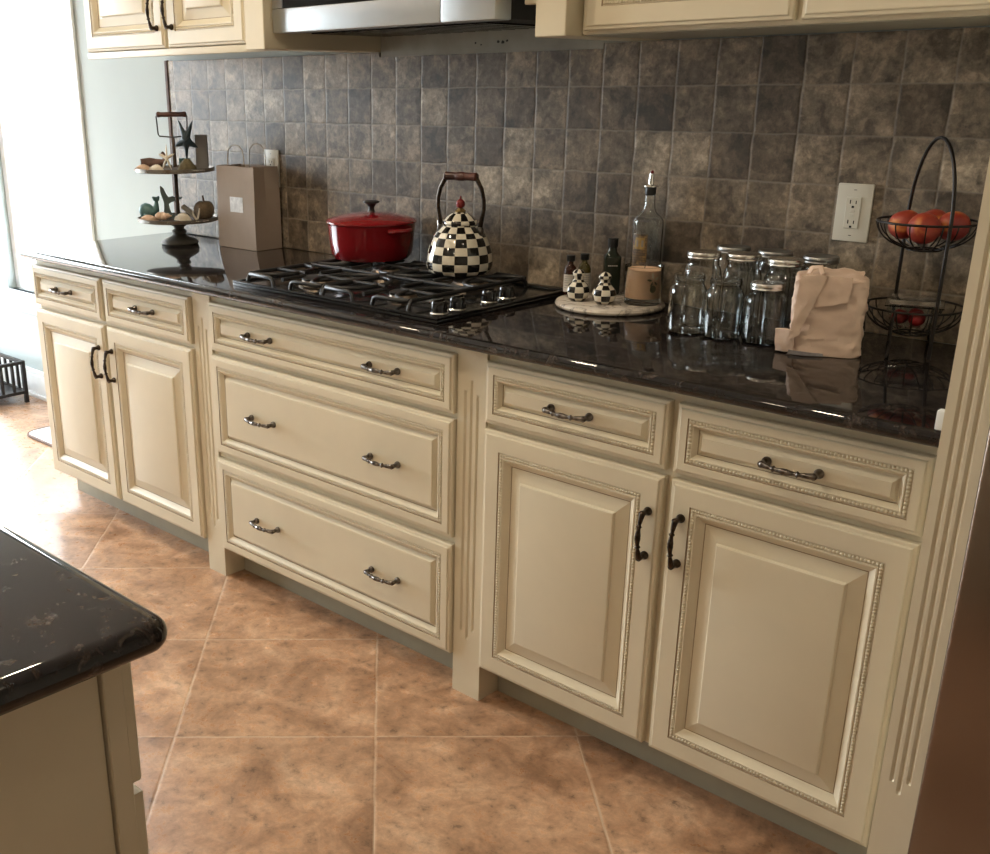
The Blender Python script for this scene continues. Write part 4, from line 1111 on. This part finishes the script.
for a, b_ in zip(rings, rings[1:]):
    for k in range(48): bm.faces.new((a[k], a[(k+1)%48], b_[(k+1)%48], b_[k]))
bm.faces.new(rings[0][::-1]); bm.faces.new(rings[-1]); obj('pumpkin_body', bm, 'burlap', t)
bm = bm_new(); tube(bm, [(0, 0, .052), (-.001, 0, .066), (-.003, 0, .080)], [.0045, .0032, .0035], 8); obj('stem', bm, 'drift', t)
bm = bm_new(); box(bm, -.030, .030, -.018, .018, 0, .006); box(bm, -.029, .030, -.017, .017, .0065, .0125)
bmesh.ops.rotate(bm, verts=bm.verts, cent=(0, 0, 0), matrix=Matrix.Rotation(math.radians(-38), 3, 'Y'))
bm.verts.ensure_lookup_table(); zmin = min(v.co.z for v in bm.verts); bmesh.ops.translate(bm, verts=bm.verts, vec=(0, 0, -zmin))
bmesh.ops.rotate(bm, verts=bm.verts, cent=(0, 0, 0), matrix=Matrix.Rotation(0, 3, 'Z'))
tag(obj('folded_booklet', bm, 'page', loc=sp_(.034, -.018, LT+.0005), rot=(0, 0, RZ+PI)), 'small old booklet leaning beside the burlap pumpkin', 'booklet')
bm = bm_new(); tube(bm, [(-.013, 0, .034), (-.011, 0, .020), (-.004, 0, .006), (0, 0, .0035), (.004, 0, .008), (.009, 0, .026), (.012, 0, .042)], [.002, .003, .0035, .0035, .0035, .003, .002], 8)
tag(obj('shell_wishbone', bm, 'shellw', loc=sp_(.076, .060, LT+.0003), rot=(0, 0, RZ)), 'cream wishbone shaped piece in front of the burlap pumpkin', 'ornament')

# ------------------------------------------------------------------ floor things by the window
t = thing('metal_floor_rack', 'black metal barred floor rack under the window', 'rack', (-3.182, -.092, 0))
bm = bm_new()
RX, RY, RH = -.62, -.40, .208
s_ = .009
def bar(x0, y0, z0, x1, y1, z1, w=.009): box(bm, min(x0,x1)-w, max(x0,x1)+w, min(y0,y1)-w, max(y0,y1)+w, min(z0,z1), max(z0,z1))
for x in (0, RX):
    for y in (0, RY): bar(x, y, 0, x, y, RH)
for z in (.045, RH-.016):
    for y in (0, RY): box(bm, RX+.0095, -.0095, y-.008, y+.008, z, z+.015)
    for x in (0, RX): box(bm, x-.008, x+.008, RY+.0095, -.0095, z, z+.015)
for k in range(1, 7):
    for x in (0, RX): box(bm, x-.006, x+.006, RY*k/7-.006, RY*k/7+.006, .0602, RH-.0162)
for k in range(1, 10):
    for y in (0, RY): box(bm, RX*k/10-.006, RX*k/10+.006, y-.006, y+.006, .0602, RH-.0162)
obj('rack_frame', bm, 'ringmetal', t, smooth=20)
bm = bm_new(); box(bm, RX+.010, -.010, RY+.010, -.010, .049, .055); obj('rack_shelf', bm, 'ringmetal', t)
bm = bm_new()
lathe(bm, [(.13, 0), (.17, .01), (.185, .035), (.17, .06), (.11, .075), (0, .08)], 0, 0, 0, 36, caps=False, sx=1.35, sy=.82)
for v in bm.verts: v.co += noise.noise_vector(v.co*22)*.015 if v.co.z > .005 else Vector()
bm.faces.new([v for v in bm.verts if abs(v.co.z) < 1e-6][::-1])
tag(obj('grey_blanket', bm, 'greycloth', loc=(-3.182+RX/2-.01, -.092+RY/2, .0555)), 'bunched grey blanket lying in the black floor rack', 'blanket')
t = thing('floor_mat', 'white floor mat with dark piped edge behind the left cabinet', 'mat', (-2.42, -.205, 0))
def rrect(hx, hy, r, n=6):
    return [(cx+r*math.cos(a0+PI/2*k/n), cy+r*math.sin(a0+PI/2*k/n)) for cx, cy, a0 in ((hx-r, hy-r, 0), (-hx+r, hy-r, PI/2), (-hx+r, -hy+r, PI), (hx-r, -hy+r, 1.5*PI)) for k in range(n+1)]
bm = bm_new(); rr = rrect(.275, .150, .055)
A_ = [bm.verts.new((x, y, .0005)) for x, y in rr]; B_ = [bm.verts.new((x, y, .011)) for x, y in rr]
bm.faces.new(A_[::-1]); bm.faces.new(B_)
for k in range(len(rr)): bm.faces.new((A_[k], A_[(k+1)%len(rr)], B_[(k+1)%len(rr)], B_[k]))
obj('mat_top', bm, 'mat_white', t)
bm = bm_new(); tube(bm, [(x*1.012, y*1.02, .0075) for x, y in rr], .0055, 8, closed=True); obj('piped_edge', bm, 'mat_edge', t)

# ------------------------------------------------------------------ outside
bm = bm_new(); box(bm, -30, 30, .13, 40, -.6, -.5); box(bm, -30, X0-.13, -30, .13, -.6, -.5); struct('ground_outside', bm, 'grey_patio')
def tree(x, y, h, r, label):
    t = thing('garden_tree', label, 'tree', (x, y, -.5), 0, 'trees outside the window')
    bm = bm_new(); tube(bm, [(0, 0, 0), (.05, 0, h*.4), (0, .05, h*.8)], [.14, .10, .05], 10); obj('trunk', bm, 'bark', t)
    bm = bm_new()
    for k in range(900):
        d_ = Vector((random.gauss(0, 1), random.gauss(0, 1), random.gauss(0, 1))).normalized()*r*random.uniform(.55, 1)
        c_ = Vector((0, 0, h*.75)) + Vector((d_.x, d_.y, d_.z*1.1)); a = Vector((random.gauss(0,1), random.gauss(0,1), random.gauss(0,1))).normalized(); b_ = a.orthogonal().normalized(); s = r*.09
        bm.faces.new([bm.verts.new(c_+q) for q in (a*s, b_*s*.6, -a*s, -b_*s*.6)])
    obj('crown', bm, 'foliage', t)
tree(-6.2, 6.5, 4.0, 1.5, 'green garden tree seen through the bright window')

# ------------------------------------------------------------------ lights
def light(name, kind, loc, power, col, size=.1, rot=(0,0,0), sy=None, spread=None):
    l = bpy.data.lights.new(name, kind); l.energy = power; l.color = col
    if kind == 'AREA':
        l.size = size
        if sy: l.shape = 'RECTANGLE'; l.size_y = sy
        else: l.shape = 'DISK'
        if spread: l.spread = spread
    o = bpy.data.objects.new(name, l); COL.objects.link(o); o.location = loc; o.rotation_euler = rot; return o
WARM = (1., .84, .60)
first = None
for (x, y, p) in ((-1.75, -1.15, 6), (-.75, -1.15, 13), (.15, -1.75, 12), (1.40, -1.35, 2.2), (-.6, -3.4, 7), (.9, -3.6, 8)):
    lab = 'round recessed ceiling light over the kitchen aisle'
    if first is None:
        t = thing('recessed_light', lab, 'light', (x, y, ZC), 0, 'recessed ceiling lights'); first = t
        bm = bm_new(); lathe(bm, [(.060, -.001), (.085, -.001), (.085, -.006), (.062, -.010), (.058, -.004)], n=36, caps=False); obj('trim_ring', bm, 'white_trim', t)
        bm = bm_new(); lathe(bm, [(.0, -.0015), (.057, -.0015)], n=36, caps=False); obj('lamp_lens', bm, 'lamp', t)
    else: dup(first, (x, y, ZC))
    light('can_lamp', 'AREA', (x, y, ZC-.012), p, WARM, .12)
# daylight through the windows: portals of the bright overcast sky
w = bpy.data.worlds.new('sky'); SC.world = w; w.use_nodes = True
bg = w.node_tree.nodes['Background']; bg.inputs[0].default_value = (.84, .925, .985, 1); bg.inputs[1].default_value = 31.
def portal(loc, rot, sx, sy):
    o = light('window_portal', 'AREA', loc, 1, (1,1,1), sx, rot, sy); o.data.cycles.is_portal = True
portal(((WX0+WX1)/2, .10, (WZ0+WZ1)/2), (-PI/2, 0, 0), WX1-WX0, WZ1-WZ0)
portal(((DX0+DX1)/2, .10, DZ1/2), (-PI/2, 0, 0), DX1-DX0, DZ1)
portal((X0-.10, (LY0+LY1)/2, (LZ0+LZ1)/2), (0, -PI/2, 0), LZ1-LZ0, LY1-LY0)

# ------------------------------------------------------------------ camera
cd = bpy.data.cameras.new('camera'); cam = bpy.data.objects.new('camera', cd); COL.objects.link(cam)
cam.location = (1.6282, -2.4038, 1.4302); cam.rotation_euler = (1.2296, .008, .7926)
cd.sensor_fit = 'HORIZONTAL'; cd.sensor_width = 36; cd.lens = 36*1068.656/990
cd.shift_x = (495-377.64)/990; cd.shift_y = (469.025-427)/990; cd.clip_start = .02
SC.camera = cam
SC.view_settings.view_transform = 'Standard'; SC.view_settings.look = 'None'
SC.view_settings.gamma = 1; SC.view_settings.use_curve_mapping = False
SC.view_settings.exposure = -0.28
